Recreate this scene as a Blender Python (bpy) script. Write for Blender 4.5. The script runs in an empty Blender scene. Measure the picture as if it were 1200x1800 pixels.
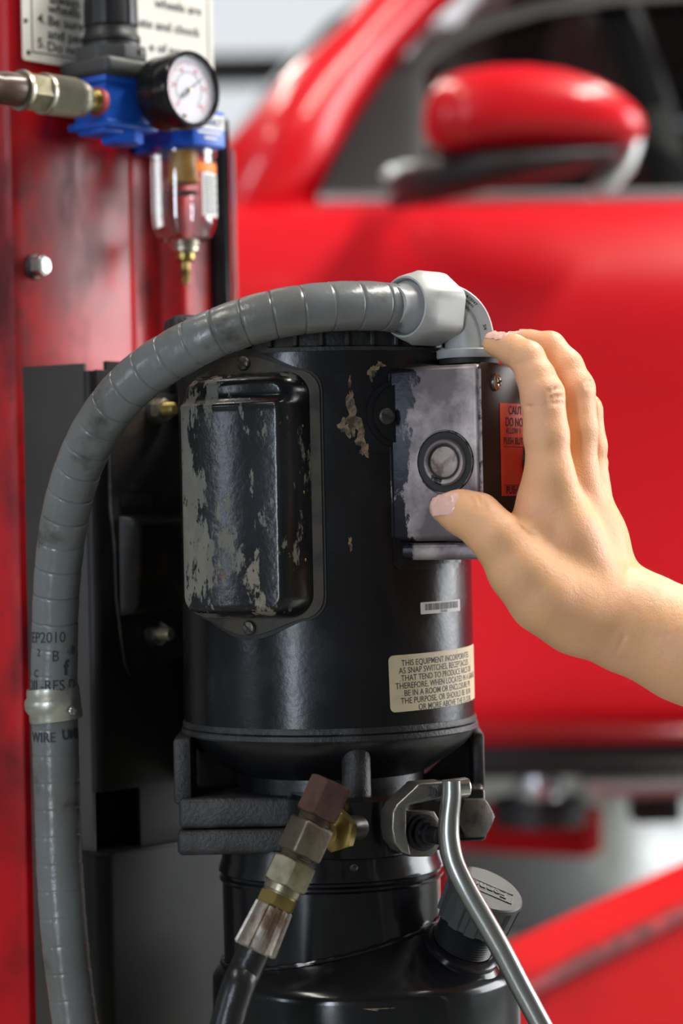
import bpy, bmesh, math, random
import numpy as np
from mathutils import Vector, Matrix, Quaternion

# ------------------------------------------------------------------ camera, world, light, exposure
F = 4250.0                 # focal length in pixels of the 1200 x 1800 frame
CZ = 1.15                  # camera height above the workshop floor
ROLL = math.radians(1.2)   # the photographer held the camera slightly tilted
sc = bpy.context.scene
col = sc.collection

cam_d = bpy.data.cameras.new('camera')
cam = bpy.data.objects.new('camera', cam_d); col.objects.link(cam)
cam_d.sensor_fit = 'VERTICAL'; cam_d.sensor_height = 36.0; cam_d.lens = 36.0 * F / 1800.0
cam_d.clip_start = 0.05; cam_d.clip_end = 60
cam.matrix_world = Matrix.Translation((0, 0, CZ)) @ Matrix.Rotation(math.pi / 2, 4, 'X') @ Matrix.Rotation(-ROLL, 4, 'Z')
cam_d.dof.use_dof = True; cam_d.dof.focus_distance = 1.318; cam_d.dof.aperture_fstop = 4.6
sc.camera = cam

sc.view_settings.view_transform = 'Standard'; sc.view_settings.look = 'None'
sc.view_settings.gamma = 1.0; sc.view_settings.use_curve_mapping = False
sc.view_settings.exposure = 0.12

w = bpy.data.worlds.new('daylight'); sc.world = w; w.use_nodes = True
w.node_tree.nodes['Background'].inputs[0].default_value = (0.90, 0.94, 0.96, 1)
w.node_tree.nodes['Background'].inputs[1].default_value = 0.9

def area(name, loc, to, sx, sy, power, colr=(1, 1, 1)):
    l = bpy.data.lights.new(name, 'AREA'); l.shape = 'RECTANGLE'; l.size = sx; l.size_y = sy
    l.energy = power; l.color = colr
    o = bpy.data.objects.new(name, l); col.objects.link(o); o.location = loc
    o.rotation_euler = (Vector(to) - Vector(loc)).to_track_quat('-Z', 'Y').to_euler()
    return o
# daylight through the open bay door on the right, the door behind the camera, the far bay door; ceiling tubes
area('daylight_bay_right', (4.9, 2.9, 2.0), (0, 1.9, 1.4), 2.9, 2.7, 250, (0.93, 0.97, 1.0))
area('daylight_door_behind', (-2.75, -3.9, 1.6), (-0.1, 1.3, 1.1), 0.5, 2.6, 110, (0.76, 0.86, 1.0))
area('daylight_window_left', (-5.75, -1.3, 1.75), (-0.1, 1.4, 1.15), 0.8, 1.8, 42, (0.74, 0.84, 1.0))
area('daylight_bay_far', (2.6, 9.3, 1.45), (2.4, 3.0, 1.0), 2.9, 2.6, 60, (0.92, 0.96, 1.0))
for i, (x, y, z, pw) in enumerate([(-1.6, 0.3, 3.75, 34), (1.25, 1.6, 3.1, 80), (-1.2, 3.2, 3.75, 46), (1.6, 3.6, 3.75, 46), (-1.2, 6.2, 3.75, 46), (2.0, 6.2, 3.75, 46)]):
    area('ceiling_tube_light', (x, y, z), (x, y, 0), 0.26, 1.5, pw, (1.0, 0.95, 0.86))

# ------------------------------------------------------------------ helpers
def P(px, py, d):
    dx, dy = px - 600.0, py - 900.0
    c, s = math.cos(ROLL), math.sin(ROLL)
    x, y = dx * c - dy * s, dx * s + dy * c
    return Vector((x * d / F, d, CZ - y * d / F))
def PZ(px, py, d): return P(px, py, d).z
V3 = Vector
def frame(x, y, z):
    m = Matrix((x, y, z)).transposed(); return m
I3 = Matrix.Identity(3)
def axframe(axis, ref=None):
    z = V3(axis).normalized()
    r = V3(ref) if ref is not None else (V3((0, 0, 1)) if abs(z.z) < .9 else V3((1, 0, 0)))
    x = (r - z * r.dot(z)).normalized()
    return frame(x, z.cross(x), z)

def bmvf(bm, o=V3((0, 0, 0)), R=I3):
    bm.verts.index_update()
    vs = [R @ v.co + o for v in bm.verts]
    fs = [[v.index for v in f.verts] for f in bm.faces]
    bm.free(); return vs, fs
def merge(*gs):
    vs, fs = [], []
    for g in gs:
        n = len(vs); vs += list(g[0]); fs += [[i + n for i in f] for f in g[1]]
    return vs, fs
def g_box(c, size, R=I3, bev=0.0, seg=2):
    bm = bmesh.new(); bmesh.ops.create_cube(bm, size=1.0)
    for v in bm.verts: v.co = V3((v.co.x * size[0], v.co.y * size[1], v.co.z * size[2]))
    if bev: bmesh.ops.bevel(bm, geom=list(bm.edges), offset=bev, segments=seg, profile=.5, affect='EDGES', clamp_overlap=True)
    return bmvf(bm, V3(c), R)
def g_span(a, b, bev=0.0, seg=2):
    a, b = V3(a), V3(b)
    return g_box((a + b) / 2, [abs(b[i] - a[i]) for i in range(3)], I3, bev, seg)
def g_prism(pts, t0, t1, o=(0, 0, 0), R=I3, bev=0.0, seg=2, slices=None):
    bm = bmesh.new()
    vs = [bm.verts.new((p[0], p[1], t0)) for p in pts]
    f = bm.faces.new(vs)
    r = bmesh.ops.extrude_face_region(bm, geom=[f])
    bmesh.ops.translate(bm, vec=(0, 0, t1 - t0), verts=[v for v in r['geom'] if isinstance(v, bmesh.types.BMVert)])
    bmesh.ops.recalc_face_normals(bm, faces=list(bm.faces))
    if bev:
        ed = [e for e in bm.edges if len(e.link_faces) == 2 and e.calc_face_angle(0) > .5]
        bmesh.ops.bevel(bm, geom=ed, offset=bev, segments=seg, profile=.5, affect='EDGES', clamp_overlap=True)
    if slices:
        x0 = min(v.co.x for v in bm.verts); x1 = max(v.co.x for v in bm.verts)
        for i in range(1, slices):
            x = x0 + (x1 - x0) * i / slices
            bmesh.ops.bisect_plane(bm, geom=list(bm.verts) + list(bm.edges) + list(bm.faces), plane_co=(x, 0, 0), plane_no=(1, 0, 0))
    return bmvf(bm, V3(o), R)
def g_lathe(prof, o, axis=(0, 0, 1), seg=48, ref=None, a0=0.0, a1=360.0, rot=0.0):
    R = axframe(axis, ref); o = V3(o); full = abs(a1 - a0 - 360) < 1e-6
    n = seg if full else seg + 1
    vs, rings, fs = [], [], []
    for r, h in prof:
        if r < 1e-7:
            rings.append([len(vs)]); vs.append(o + R @ V3((0, 0, h)))
        else:
            ring = []
            for i in range(n):
                a = math.radians(a0 + (a1 - a0) * i / seg + rot)
                ring.append(len(vs)); vs.append(o + R @ V3((r * math.cos(a), r * math.sin(a), h)))
            rings.append(ring)
    for A, B in zip(rings[:-1], rings[1:]):
        m = seg
        for i in range(m):
            j = (i + 1) % n if full else i + 1
            if len(A) == 1 and len(B) == 1: continue
            if len(A) == 1: fs.append([A[0], B[j], B[i]])
            elif len(B) == 1: fs.append([A[i], A[j], B[0]])
            else: fs.append([A[i], A[j], B[j], B[i]])
    return vs, fs
def g_nut(o, axis, af, h, ref=None, ch=.12, hole=0.0, rot=0.0):
    """hexagon prism with turned chamfers on both ends"""
    R = axframe(axis, ref); o = V3(o); N = 48
    rc = af / 2 / math.cos(math.pi / 6); rin = af / 2 * .97
    def hexr(a):
        k = (a % (math.pi / 3)) - math.pi / 6
        return af / 2 / math.cos(k)
    vs, fs, rings = [], [], []
    def ring(fr, hh):
        ids = []
        for i in range(N):
            a = 2 * math.pi * i / N + rot; r = fr(2 * math.pi * i / N)
            ids.append(len(vs)); vs.append(o + R @ V3((r * math.cos(a), r * math.sin(a), hh(2 * math.pi * i / N))))
        rings.append(ids)
    c = ch * af
    hi = hole if hole else rin * .02
    ring(lambda a: hi, lambda a: 0)
    ring(lambda a: rin, lambda a: 0)
    ring(hexr, lambda a: max(.05 * c, (hexr(a) - rin) * .6))
    ring(hexr, lambda a: h - max(.05 * c, (hexr(a) - rin) * .6))
    ring(lambda a: rin, lambda a: h)
    ring(lambda a: hi, lambda a: h)
    for A, B in zip(rings[:-1], rings[1:]):
        for i in range(N): fs.append([A[i], A[(i + 1) % N], B[(i + 1) % N], B[i]])
    if hole:
        A, B = rings[-1], rings[0]
        for i in range(N): fs.append([A[i], A[(i + 1) % N], B[(i + 1) % N], B[i]])
    else:
        fs.append(rings[0][::-1]); fs.append(rings[-1])
    return vs, fs
def spline(pts, n):
    """Catmull-Rom through tuples, n samples per span"""
    p = [np.array(q, float) for q in pts]; p = [2 * p[0] - p[1]] + p + [2 * p[-1] - p[-2]]
    out = []
    for i in range(1, len(p) - 2):
        for k in range(n):
            t = k / n
            out.append(.5 * ((2 * p[i]) + (-p[i-1] + p[i+1]) * t + (2*p[i-1] - 5*p[i] + 4*p[i+1] - p[i+2]) * t*t + (-p[i-1] + 3*p[i] - 3*p[i+1] + p[i+2]) * t**3))
    out.append(p[-2]); return out
def resample(pts, step):
    p = np.array(pts, float); s = np.concatenate([[0], np.cumsum(np.linalg.norm(np.diff(p[:, :3], axis=0), axis=1))])
    n = max(2, int(s[-1] / step)); t = np.linspace(0, s[-1], n)
    return np.stack([np.interp(t, s, p[:, k]) for k in range(p.shape[1])], 1), t
def g_tube(pts, rad, seg=24, cap=True, flat=None, up=None):
    """pts Vectors; rad scalar or list; flat = (a, b) ellipse factors in the frame carried along"""
    pts = [V3(p[:3]) for p in pts]; n = len(pts)
    rad = [rad] * n if isinstance(rad, (int, float)) else list(rad)
    T = [(pts[min(i + 1, n - 1)] - pts[max(i - 1, 0)]).normalized() for i in range(n)]
    r0 = V3(up) if up is not None else (V3((0, 0, 1)) if abs(T[0].z) < .9 else V3((1, 0, 0)))
    x = (r0 - T[0] * r0.dot(T[0])).normalized()
    vs, fs = [], []
    fa, fb = flat or (1, 1)
    for i in range(n):
        x = (x - T[i] * x.dot(T[i])).normalized(); y = T[i].cross(x)
        for k in range(seg):
            a = 2 * math.pi * k / seg
            vs.append(pts[i] + x * (rad[i] * fa * math.cos(a)) + y * (rad[i] * fb * math.sin(a)))
    for i in range(n - 1):
        for k in range(seg):
            fs.append([i*seg + k, i*seg + (k+1) % seg, (i+1)*seg + (k+1) % seg, (i+1)*seg + k])
    if cap: fs.append(list(range(seg))[::-1]); fs.append([(n-1)*seg + k for k in range(seg)])
    return vs, fs
def g_grid(fn, nu, nv):
    vs = [fn(i / nu, j / nv) for j in range(nv + 1) for i in range(nu + 1)]
    fs = [[j*(nu+1)+i, j*(nu+1)+i+1, (j+1)*(nu+1)+i+1, (j+1)*(nu+1)+i] for j in range(nv) for i in range(nu)]
    return vs, fs
def g_map(g, fn): return [fn(v) for v in g[0]], g[1]
def g_loft(rings, cap=True):
    n = len(rings[0]); vs = [v for r in rings for v in r]; fs = []
    for i in range(len(rings) - 1):
        for k in range(n): fs.append([i*n + k, i*n + (k+1) % n, (i+1)*n + (k+1) % n, (i+1)*n + k])
    if cap: fs.append(list(range(n))[::-1]); fs.append([(len(rings)-1)*n + k for k in range(n)])
    return vs, fs
def rrect(x0, x1, y0, y1, r, n=6):
    out = []
    for cx, cy, a in ((x1-r, y1-r, 0), (x0+r, y1-r, 90), (x0+r, y0+r, 180), (x1-r, y0+r, 270)):
        for k in range(n + 1):
            t = math.radians(a + 90 * k / n); out.append((cx + r*math.cos(t), cy + r*math.sin(t)))
    return out
def g_text(s, size, align='LEFT', bold=0.0, wide=1.0):
    cu = bpy.data.curves.new('lettering_source', 'FONT'); cu.body = s; cu.size = size; cu.align_x = align
    cu.offset = bold * size; cu.resolution_u = 3; cu.fill_mode = 'FRONT'
    ob = bpy.data.objects.new('lettering_source', cu); col.objects.link(ob)
    bpy.context.view_layer.update()
    me = bpy.data.meshes.new_from_object(ob.evaluated_get(bpy.context.evaluated_depsgraph_get()))
    vs = [V3((v.co.x * wide, v.co.y, 0)) for v in me.vertices]; fs = [list(p.vertices) for p in me.polygons]
    bpy.data.objects.remove(ob); bpy.data.meshes.remove(me); bpy.data.curves.remove(cu)
    return vs, fs

def thing(name, label, cat, loc=(0, 0, 0), group=None, kind=None):
    o = bpy.data.objects.new(name, None); col.objects.link(o); o.location = loc; o.empty_display_size = .02
    o['label'] = label; o['category'] = cat
    if group: o['group'] = group
    if kind: o['kind'] = kind
    return o
def wloc(o):
    l = V3(o.location)
    while o.parent: o = o.parent; l += V3(o.location)
    return l
def part(name, g, mat, parent=None, label=None, smooth=35.0, kind=None):
    vs, fs = g
    vs = [V3(v) for v in vs]
    lo = V3([min(v[i] for v in vs) for i in range(3)]); hi = V3([max(v[i] for v in vs) for i in range(3)])
    c = (lo + hi) / 2
    me = bpy.data.meshes.new(name); me.from_pydata([tuple(v - c) for v in vs], [], [list(f) for f in fs]); me.validate(); me.update()
    bm = bmesh.new(); bm.from_mesh(me); bmesh.ops.recalc_face_normals(bm, faces=list(bm.faces)); bm.to_mesh(me); bm.free()
    if smooth:
        me.polygons.foreach_set('use_smooth', [True] * len(me.polygons))
        if smooth < 179: me.set_sharp_from_angle(angle=math.radians(smooth))
    me.materials.append(mat)
    o = bpy.data.objects.new(name, me); col.objects.link(o)
    if parent is not None:
        o.parent = parent; o.location = c - wloc(parent)
    else: o.location = c
    if label: o['label'] = label
    if kind: o['kind'] = kind
    return o
def tagged(name, g, mat, label, cat, group=None, smooth=35.0, kind=None):
    o = part(name, g, mat, None, label, smooth, kind); o['category'] = cat
    if group: o['group'] = group
    return o
def struct(name, g, mat, smooth=35.0):
    o = part(name, g, mat, None, None, smooth); o['kind'] = 'structure'; return o

# ------------------------------------------------------------------ materials
def mat(name, base, rough=.5, metal=0.0, layers=(), bump=None, coat=0.0, spec=.5, sss=0.0, sssr=(1, .35, .2), rvar=None, trans=0.0, ior=1.45, aniso=0.0):
    m = bpy.data.materials.new(name); m.use_nodes = True; nt = m.node_tree; b = nt.nodes['Principled BSDF']
    N, L = nt.nodes, nt.links
    b.inputs['Base Color'].default_value = (*base, 1); b.inputs['Roughness'].default_value = rough
    b.inputs['Metallic'].default_value = metal; b.inputs['Specular IOR Level'].default_value = spec
    b.inputs['Coat Weight'].default_value = coat; b.inputs['Coat Roughness'].default_value = .06
    b.inputs['Transmission Weight'].default_value = trans; b.inputs['IOR'].default_value = ior
    if sss:
        b.inputs['Subsurface Weight'].default_value = sss; b.inputs['Subsurface Radius'].default_value = sssr; b.inputs['Subsurface Scale'].default_value = .004
    tc = N.new('ShaderNodeTexCoord')
    def noise(scale, detail=4, stretch=(1, 1, 1), seed=0.0, rough_=.6):
        mp = N.new('ShaderNodeMapping'); mp.inputs['Scale'].default_value = stretch; mp.inputs['Location'].default_value = (seed * 1.7, seed * .9, seed * 1.3)
        L.new(tc.outputs['Object'], mp.inputs['Vector'])
        t = N.new('ShaderNodeTexNoise'); t.inputs['Scale'].default_value = scale; t.inputs['Detail'].default_value = detail; t.inputs['Roughness'].default_value = rough_
        L.new(mp.outputs['Vector'], t.inputs['Vector']); return t.outputs['Fac']
    colr = None; rgh = None
    for ly in layers:
        fac = noise(ly.get('scale', 40), ly.get('detail', 5), ly.get('stretch', (1, 1, 1)), ly.get('seed', 0), ly.get('nr', .6))
        if 'ramp' in ly:     # extra weight along an object axis: (axis, from, to) adds 'amt'
            ax, v0, v1, amt = ly['ramp']
            sp = N.new('ShaderNodeSeparateXYZ'); L.new(tc.outputs['Object'], sp.inputs[0])
            mr0 = N.new('ShaderNodeMapRange'); mr0.inputs[1].default_value = v0; mr0.inputs[2].default_value = v1; mr0.inputs[3].default_value = 0; mr0.inputs[4].default_value = amt
            L.new(sp.outputs[ax], mr0.inputs[0])
            ad = N.new('ShaderNodeMath'); ad.operation = 'ADD'; L.new(fac, ad.inputs[0]); L.new(mr0.outputs[0], ad.inputs[1]); fac = ad.outputs[0]
        mr = N.new('ShaderNodeMapRange'); mr.inputs[1].default_value = ly['lo']; mr.inputs[2].default_value = ly['hi']
        mr.inputs[3].default_value = 0; mr.inputs[4].default_value = ly.get('max', 1.0)
        L.new(fac, mr.inputs[0])
        if 'col' in ly:
            mx = N.new('ShaderNodeMix'); mx.data_type = 'RGBA'
            L.new(mr.outputs[0], mx.inputs[0])
            if colr is None: mx.inputs[6].default_value = (*base, 1)
            else: L.new(colr, mx.inputs[6])
            mx.inputs[7].default_value = (*ly['col'], 1); colr = mx.outputs[2]
        if 'rough' in ly:
            mx = N.new('ShaderNodeMix'); L.new(mr.outputs[0], mx.inputs[0])
            if rgh is None: mx.inputs[2].default_value = rough
            else: L.new(rgh, mx.inputs[2])
            mx.inputs[3].default_value = ly['rough']; rgh = mx.outputs[0]
    if colr is not None: L.new(colr, b.inputs['Base Color'])
    if rgh is not None: L.new(rgh, b.inputs['Roughness'])
    if bump:
        prev = None
        for (sc_, st, dist) in bump:
            bp = N.new('ShaderNodeBump'); bp.inputs['Strength'].default_value = st; bp.inputs['Distance'].default_value = dist
            L.new(noise(sc_, 3), bp.inputs['Height'])
            if prev is not None: L.new(prev, bp.inputs['Normal'])
            prev = bp.outputs['Normal']
        L.new(prev, b.inputs['Normal'])
    return m
def thin_glass(name, tint, refl=1.0, rough=.02):
    m = bpy.data.materials.new(name); m.use_nodes = True; nt = m.node_tree; N, L = nt.nodes, nt.links
    N.remove(N['Principled BSDF']); out = N['Material Output']
    tr = N.new('ShaderNodeBsdfTransparent'); tr.inputs[0].default_value = (*tint, 1)
    gl = N.new('ShaderNodeBsdfGlossy'); gl.inputs['Roughness'].default_value = rough
    lw = N.new('ShaderNodeLayerWeight'); pw = N.new('ShaderNodeMath'); pw.operation = 'POWER'; pw.inputs[1].default_value = 4.0; L.new(lw.outputs['Facing'], pw.inputs[0])
    mu = N.new('ShaderNodeMath'); mu.operation = 'MULTIPLY_ADD'; mu.inputs[1].default_value = .9 * refl; mu.inputs[2].default_value = .045 * refl; mu.use_clamp = True; L.new(pw.outputs[0], mu.inputs[0])
    mx = N.new('ShaderNodeMixShader'); L.new(mu.outputs[0], mx.inputs[0]); L.new(tr.outputs[0], mx.inputs[1]); L.new(gl.outputs[0], mx.inputs[2])
    L.new(mx.outputs[0], out.inputs[0]); return m

BLK = (.0065, .0065, .0075)
m_black = mat('black_enamel', BLK, .3, layers=[dict(scale=60, lo=.5, hi=.75, rough=.5), dict(scale=22, lo=.62, hi=.8, col=(.03, .028, .026)), dict(scale=900, lo=.72, hi=.76, col=(.16, .15, .14), max=.6)], bump=[(350, .12, .001)])
m_motor = mat('black_motor_paint', BLK, .24, spec=.4, layers=[dict(scale=25, lo=.45, hi=.7, rough=.4), dict(scale=16, lo=.6, hi=.8, col=(.02, .02, .023)), dict(scale=420, lo=.73, hi=.77, col=(.2, .19, .17), max=.7)], bump=[(240, .10, .001)])
m_gloss = mat('gloss_black_paint', (.008, .008, .009), .16, layers=[dict(scale=30, lo=.5, hi=.8, rough=.3), dict(scale=500, lo=.74, hi=.77, col=(.2, .19, .17), max=.6)], bump=[(120, .06, .001)])
m_cast = mat('rough_black_casting', (.016, .016, .017), .5, layers=[dict(scale=45, lo=.5, hi=.75, col=(.05, .05, .05)), dict(scale=300, lo=.68, hi=.74, col=(.18, .18, .17), max=.7)], bump=[(420, .5, .001), (90, .3, .001)])
m_chip = mat('bare_paint_chip', (.24, .17, .10), .6, layers=[dict(scale=140, lo=.42, hi=.58, col=(.05, .032, .022))])
m_bracket = mat('dusty_black_steel', (.011, .010, .0095), .45, spec=.22, layers=[dict(scale=9, lo=.4, hi=.7, col=(.024, .021, .019)), dict(scale=500, lo=.72, hi=.76, col=(.2, .17, .14), max=.7)])
m_flange = mat('lit_dusty_steel', (.040, .036, .033), .5, spec=.3, layers=[dict(scale=9, lo=.4, hi=.7, col=(.060, .053, .047)), dict(scale=500, lo=.72, hi=.76, col=(.2, .17, .14), max=.7)])  # bracket steel again, with the light on its side flange painted in
m_plastic = mat('black_plastic', (.014, .014, .015), .42, bump=[(600, .08, .001)])
m_grey_plastic = mat('charcoal_plastic', (.045, .046, .046), .5, bump=[(700, .1, .001)])
m_foot = mat('rusty_black_steel', (.010, .009, .0085), .42, layers=[dict(scale=28, lo=.5, hi=.72, col=(.06, .035, .018)), dict(scale=60, lo=.6, hi=.75, col=(.05, .05, .06), rough=.3)], bump=[(140, .3, .001)])
m_cover = mat('worn_capacitor_cover', (.007, .0075, .008), .22, layers=[
    dict(scale=17, stretch=(1, 1, .7), lo=.50, hi=.75, col=(.03, .034, .045), max=.5),
    dict(scale=34, stretch=(1.2, 1.2, .42), lo=.64, hi=.66, col=(.15, .145, .115), rough=.6, detail=8, nr=.68, ramp=(0, .014, -.034, .185)),
    dict(scale=75, stretch=(1, 1, .45), lo=.60, hi=.63, col=(.13, .125, .105), rough=.6, detail=8, seed=9, nr=.7, ramp=(0, .016, -.030, .09)),
    dict(scale=30, stretch=(1, 1, .5), lo=.625, hi=.645, col=(.19, .165, .12), rough=.65, detail=8, seed=3, nr=.66, ramp=(2, .01, -.07, .06)),
    dict(scale=55, lo=.70, hi=.72, col=(.16, .065, .03), rough=.7, seed=7)], bump=[(160, .2, .001)])
m_rustlip = mat('dusty_rusty_lip', (.05, .038, .022), .6, layers=[dict(scale=60, lo=.45, hi=.65, col=(.016, .014, .012))], bump=[(200, .3, .001)])
m_box = mat('burnished_brown_steel', (.13, .102, .107), .42, .5, layers=[
    dict(scale=16, lo=.46, hi=.68, col=(.54, .46, .44), rough=.5), dict(scale=90, lo=.5, hi=.8, col=(.10, .08, .085)),
    dict(scale=42, stretch=(1, 1, .6), lo=.60, hi=.625, col=(.012, .013, .017), rough=.28, detail=8, nr=.66, ramp=(0, -.020, -.036, .26))], bump=[(200, .15, .001)])
m_boxside = mat('brown_black_steel', (.030, .020, .017), .42, .3, layers=[dict(scale=40, lo=.5, hi=.75, col=(.055, .035, .03))])
m_edge = mat('scuffed_edge', (.22, .18, .17), .45, .7, layers=[dict(scale=150, lo=.5, hi=.6, col=(.03, .025, .025))])
m_rubber = mat('black_rubber', (.012, .012, .012), .6)
m_conduit = mat('grey_vinyl_conduit', (.165, .175, .175), .24, layers=[
    dict(scale=14, lo=.45, hi=.7, col=(.135, .13, .115)), dict(scale=30, lo=.58, hi=.72, col=(.055, .05, .04), rough=.6, detail=7), dict(scale=260, lo=.70, hi=.74, col=(.04, .035, .03), max=.8)], bump=[(60, .35, .002), (300, .1, .001)])
m_connector = mat('grey_moulded_connector', (.40, .41, .40), .42, layers=[dict(scale=28, lo=.55, hi=.8, col=(.27, .26, .23))], bump=[(60, .08, .001)])
m_conshade = mat('grey_ferrule', (.36, .37, .38), .35)
m_ink = mat('dark_ink', (.035, .035, .045), .6)
m_zinc = mat('zinc_strap', (.55, .55, .47), .34, .75, layers=[dict(scale=40, lo=.55, hi=.75, col=(.32, .31, .25))], bump=[(120, .2, .001)])
m_steel = mat('oily_grey_steel', (.25, .235, .215), .36, .9, layers=[dict(scale=50, lo=.5, hi=.75, col=(.09, .075, .06), rough=.55), dict(scale=500, lo=.70, hi=.75, col=(.05, .04, .03))], bump=[(500, .12, .001)])
m_rod = mat('bare_steel_rod', (.36, .36, .34), .30, .9, layers=[dict(scale=60, lo=.55, hi=.75, col=(.18, .17, .15), rough=.45), dict(scale=400, lo=.72, hi=.76, col=(.08, .05, .03))])
m_darksteel = mat('dark_oiled_steel', (.12, .108, .095), .4, .8, layers=[dict(scale=80, lo=.5, hi=.75, col=(.02, .018, .016))], bump=[(250, .2, .001)])
m_bright = mat('bright_plated_steel', (.62, .62, .60), .25, .95, layers=[dict(scale=60, lo=.55, hi=.8, col=(.35, .34, .30))])
m_brass = mat('olive_brass', (.36, .27, .085), .32, .9, layers=[dict(scale=70, lo=.5, hi=.75, col=(.12, .09, .035), rough=.5)])
m_brass2 = mat('tarnished_brass_grey', (.34, .31, .22), .38, .85, layers=[dict(scale=60, lo=.45, hi=.7, col=(.15, .125, .07))], bump=[(300, .15, .001)])
m_brown = mat('brown_plated_steel', (.16, .09, .075), .36, .75, layers=[dict(scale=50, lo=.5, hi=.75, col=(.08, .05, .045))], bump=[(400, .15, .001)])
m_teebody = mat('bronze_steel', (.185, .15, .115), .42, .8, layers=[dict(scale=60, lo=.5, hi=.75, col=(.10, .07, .045))], bump=[(400, .2, .001)])
m_sleeve = mat('rusty_crimped_steel', (.42, .38, .33), .36, .8, layers=[dict(scale=70, stretch=(1, 1, .5), lo=.47, hi=.62, col=(.14, .085, .05), rough=.6)], bump=[(200, .25, .001)])
m_hose = mat('black_hose_rubber', (.012, .012, .012), .3, bump=[(220, .4, .001)])
m_red = mat('red_lift_paint', (.50, .006, .010), .28, spec=.38, layers=[
    dict(scale=7, lo=.44, hi=.62, col=(.17, .006, .008)), dict(scale=11, stretch=(1, 1, .45), lo=.50, hi=.64, col=(.050, .004, .006), rough=.6, seed=5, max=.9), dict(scale=5, lo=.5, hi=.8, rough=.42, seed=2),
    dict(scale=160, lo=.68, hi=.74, col=(.05, .006, .006))], bump=[(70, .05, .001)])
m_sign = mat('cream_sign', (.70, .67, .60), .5, layers=[dict(scale=10, lo=.5, hi=.8, col=(.60, .56, .47)), dict(scale=120, lo=.69, hi=.75, col=(.3, .25, .2))])
m_blue = mat('blue_painted_zinc', (.012, .105, .55), .35, layers=[dict(scale=80, lo=.55, hi=.8, col=(.01, .07, .40))])
m_white = mat('white_label', (.72, .72, .70), .5)
m_dial = mat('white_dial', (.66, .63, .68), .5, spec=.2)
m_redink = mat('red_ink', (.62, .12, .12), .5)
m_blueink = mat('blue_ink', (.02, .04, .25), .5)
m_orange = mat('orange_label', (.85, .22, .02), .5)
m_clear = thin_glass('clear_bowl', (.94, .94, .94), 2.4)
m_lens = thin_glass('gauge_lens', (.96, .96, .97), .35)
m_amber = mat('amber_filter_element', (.62, .33, .06), .4)
m_nickel = mat('knurled_nickel', (.46, .43, .34), .36, .9, layers=[dict(scale=50, lo=.5, hi=.8, col=(.28, .25, .17))])
m_brownhose = mat('brown_air_hose', (.085, .052, .035), .26)
m_cream_lbl = mat('yellowed_label', (.60, .50, .33), .5, layers=[dict(scale=45, lo=.5, hi=.7, col=(.46, .36, .21)), dict(scale=200, lo=.66, hi=.72, col=(.20, .15, .09))])
m_redlbl = mat('red_warning_label', (.55, .035, .012), .45, layers=[dict(scale=50, lo=.5, hi=.8, col=(.40, .02, .01))])
m_greylbl = mat('pale_barcode_label', (.55, .52, .50), .5, layers=[dict(scale=120, lo=.6, hi=.7, col=(.3, .27, .25))])
m_skin = mat('skin', (.82, .44, .22), .38, layers=[
    dict(scale=26, lo=.42, hi=.75, col=(.82, .42, .27), max=.8), dict(scale=60, lo=.58, hi=.75, col=(.72, .34, .21), max=.6), dict(scale=18, lo=.60, hi=.72, col=(.48, .29, .15), seed=4, max=.55), dict(scale=700, lo=.70, hi=.75, col=(.35, .18, .10), max=.5)],
    bump=[(900, .4, .0006), (260, .4, .0008), (1800, .35, .0004)], sss=.18)
m_nail = mat('fingernail', (.80, .50, .42), .24, sss=.2)
m_nailtip = mat('fingernail_edge', (.70, .60, .46), .4)
m_car = mat('red_car_paint', (.60, .004, .012), .34, coat=.45, spec=.4)
m_carblack = mat('black_car_trim', (.018, .018, .020), .45)
m_carglass = thin_glass('windscreen_glass', (.62, .70, .68), 1.2)
m_tint = thin_glass('tinted_side_glass', (.5, .52, .52), .9)
m_interior = mat('dark_car_interior', (.02, .02, .022), .8)
m_seat = mat('grey_seat_cloth', (.30, .30, .31), .85)
m_silver = mat('silver_trim', (.62, .62, .64), .25, .9)
m_pale_gloss = mat('pale_gloss', (.62, .70, .70), .15, .2)
m_floor = mat('worn_concrete', (.24, .26, .23), .22, layers=[dict(scale=1.4, lo=.45, hi=.7, col=(.15, .15, .14), rough=.4), dict(scale=12, lo=.55, hi=.8, col=(.12, .12, .11))])
m_wall = mat('painted_block_wall', (.26, .265, .26), .8, layers=[dict(scale=2, lo=.5, hi=.8, col=(.20, .205, .20))])
m_ceil = mat('grey_ceiling', (.12, .12, .12), .9)
m_arm = mat('red_arm_paint', (.44, .006, .008), .5, spec=.06, layers=[dict(scale=6, lo=.5, hi=.75, col=(.26, .006, .008))])
m_disc = mat('scuffed_disc', (.34, .28, .25), .5, .3, layers=[dict(scale=140, lo=.5, hi=.65, col=(.16, .12, .11))], bump=[(300, .3, .001)])

# ------------------------------------------------------------------ the workshop shell
def hole_wall(name, axis, at, a0, a1, z0, z1, holes, th, m):
    """wall slab at x or y = at, with rectangular openings (a_lo, a_hi, z_lo, z_hi)"""
    gs = []; xs = sorted({a0, a1, *[h[0] for h in holes], *[h[1] for h in holes]})
    for u0, u1 in zip(xs[:-1], xs[1:]):
        cuts = [(h[2], h[3]) for h in holes if h[0] <= u0 + 1e-6 and h[1] >= u1 - 1e-6]
        spans = [(z0, z1)]
        for c0, c1 in cuts:
            spans = [s for a, b in spans for s in ((a, min(b, c0)), (max(a, c1), b)) if s[1] - s[0] > 1e-6]
        for a, b in spans:
            gs.append(g_span((at, u0, a), (at + th, u1, b)) if axis == 'x' else g_span((u0, at, a), (u1, at + th, b)))
    return struct(name, merge(*gs), m, 0)
struct('floor', g_span((-6, -4.2, -.1), (5.2, 9.8, 0)), m_floor, 0)
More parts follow.
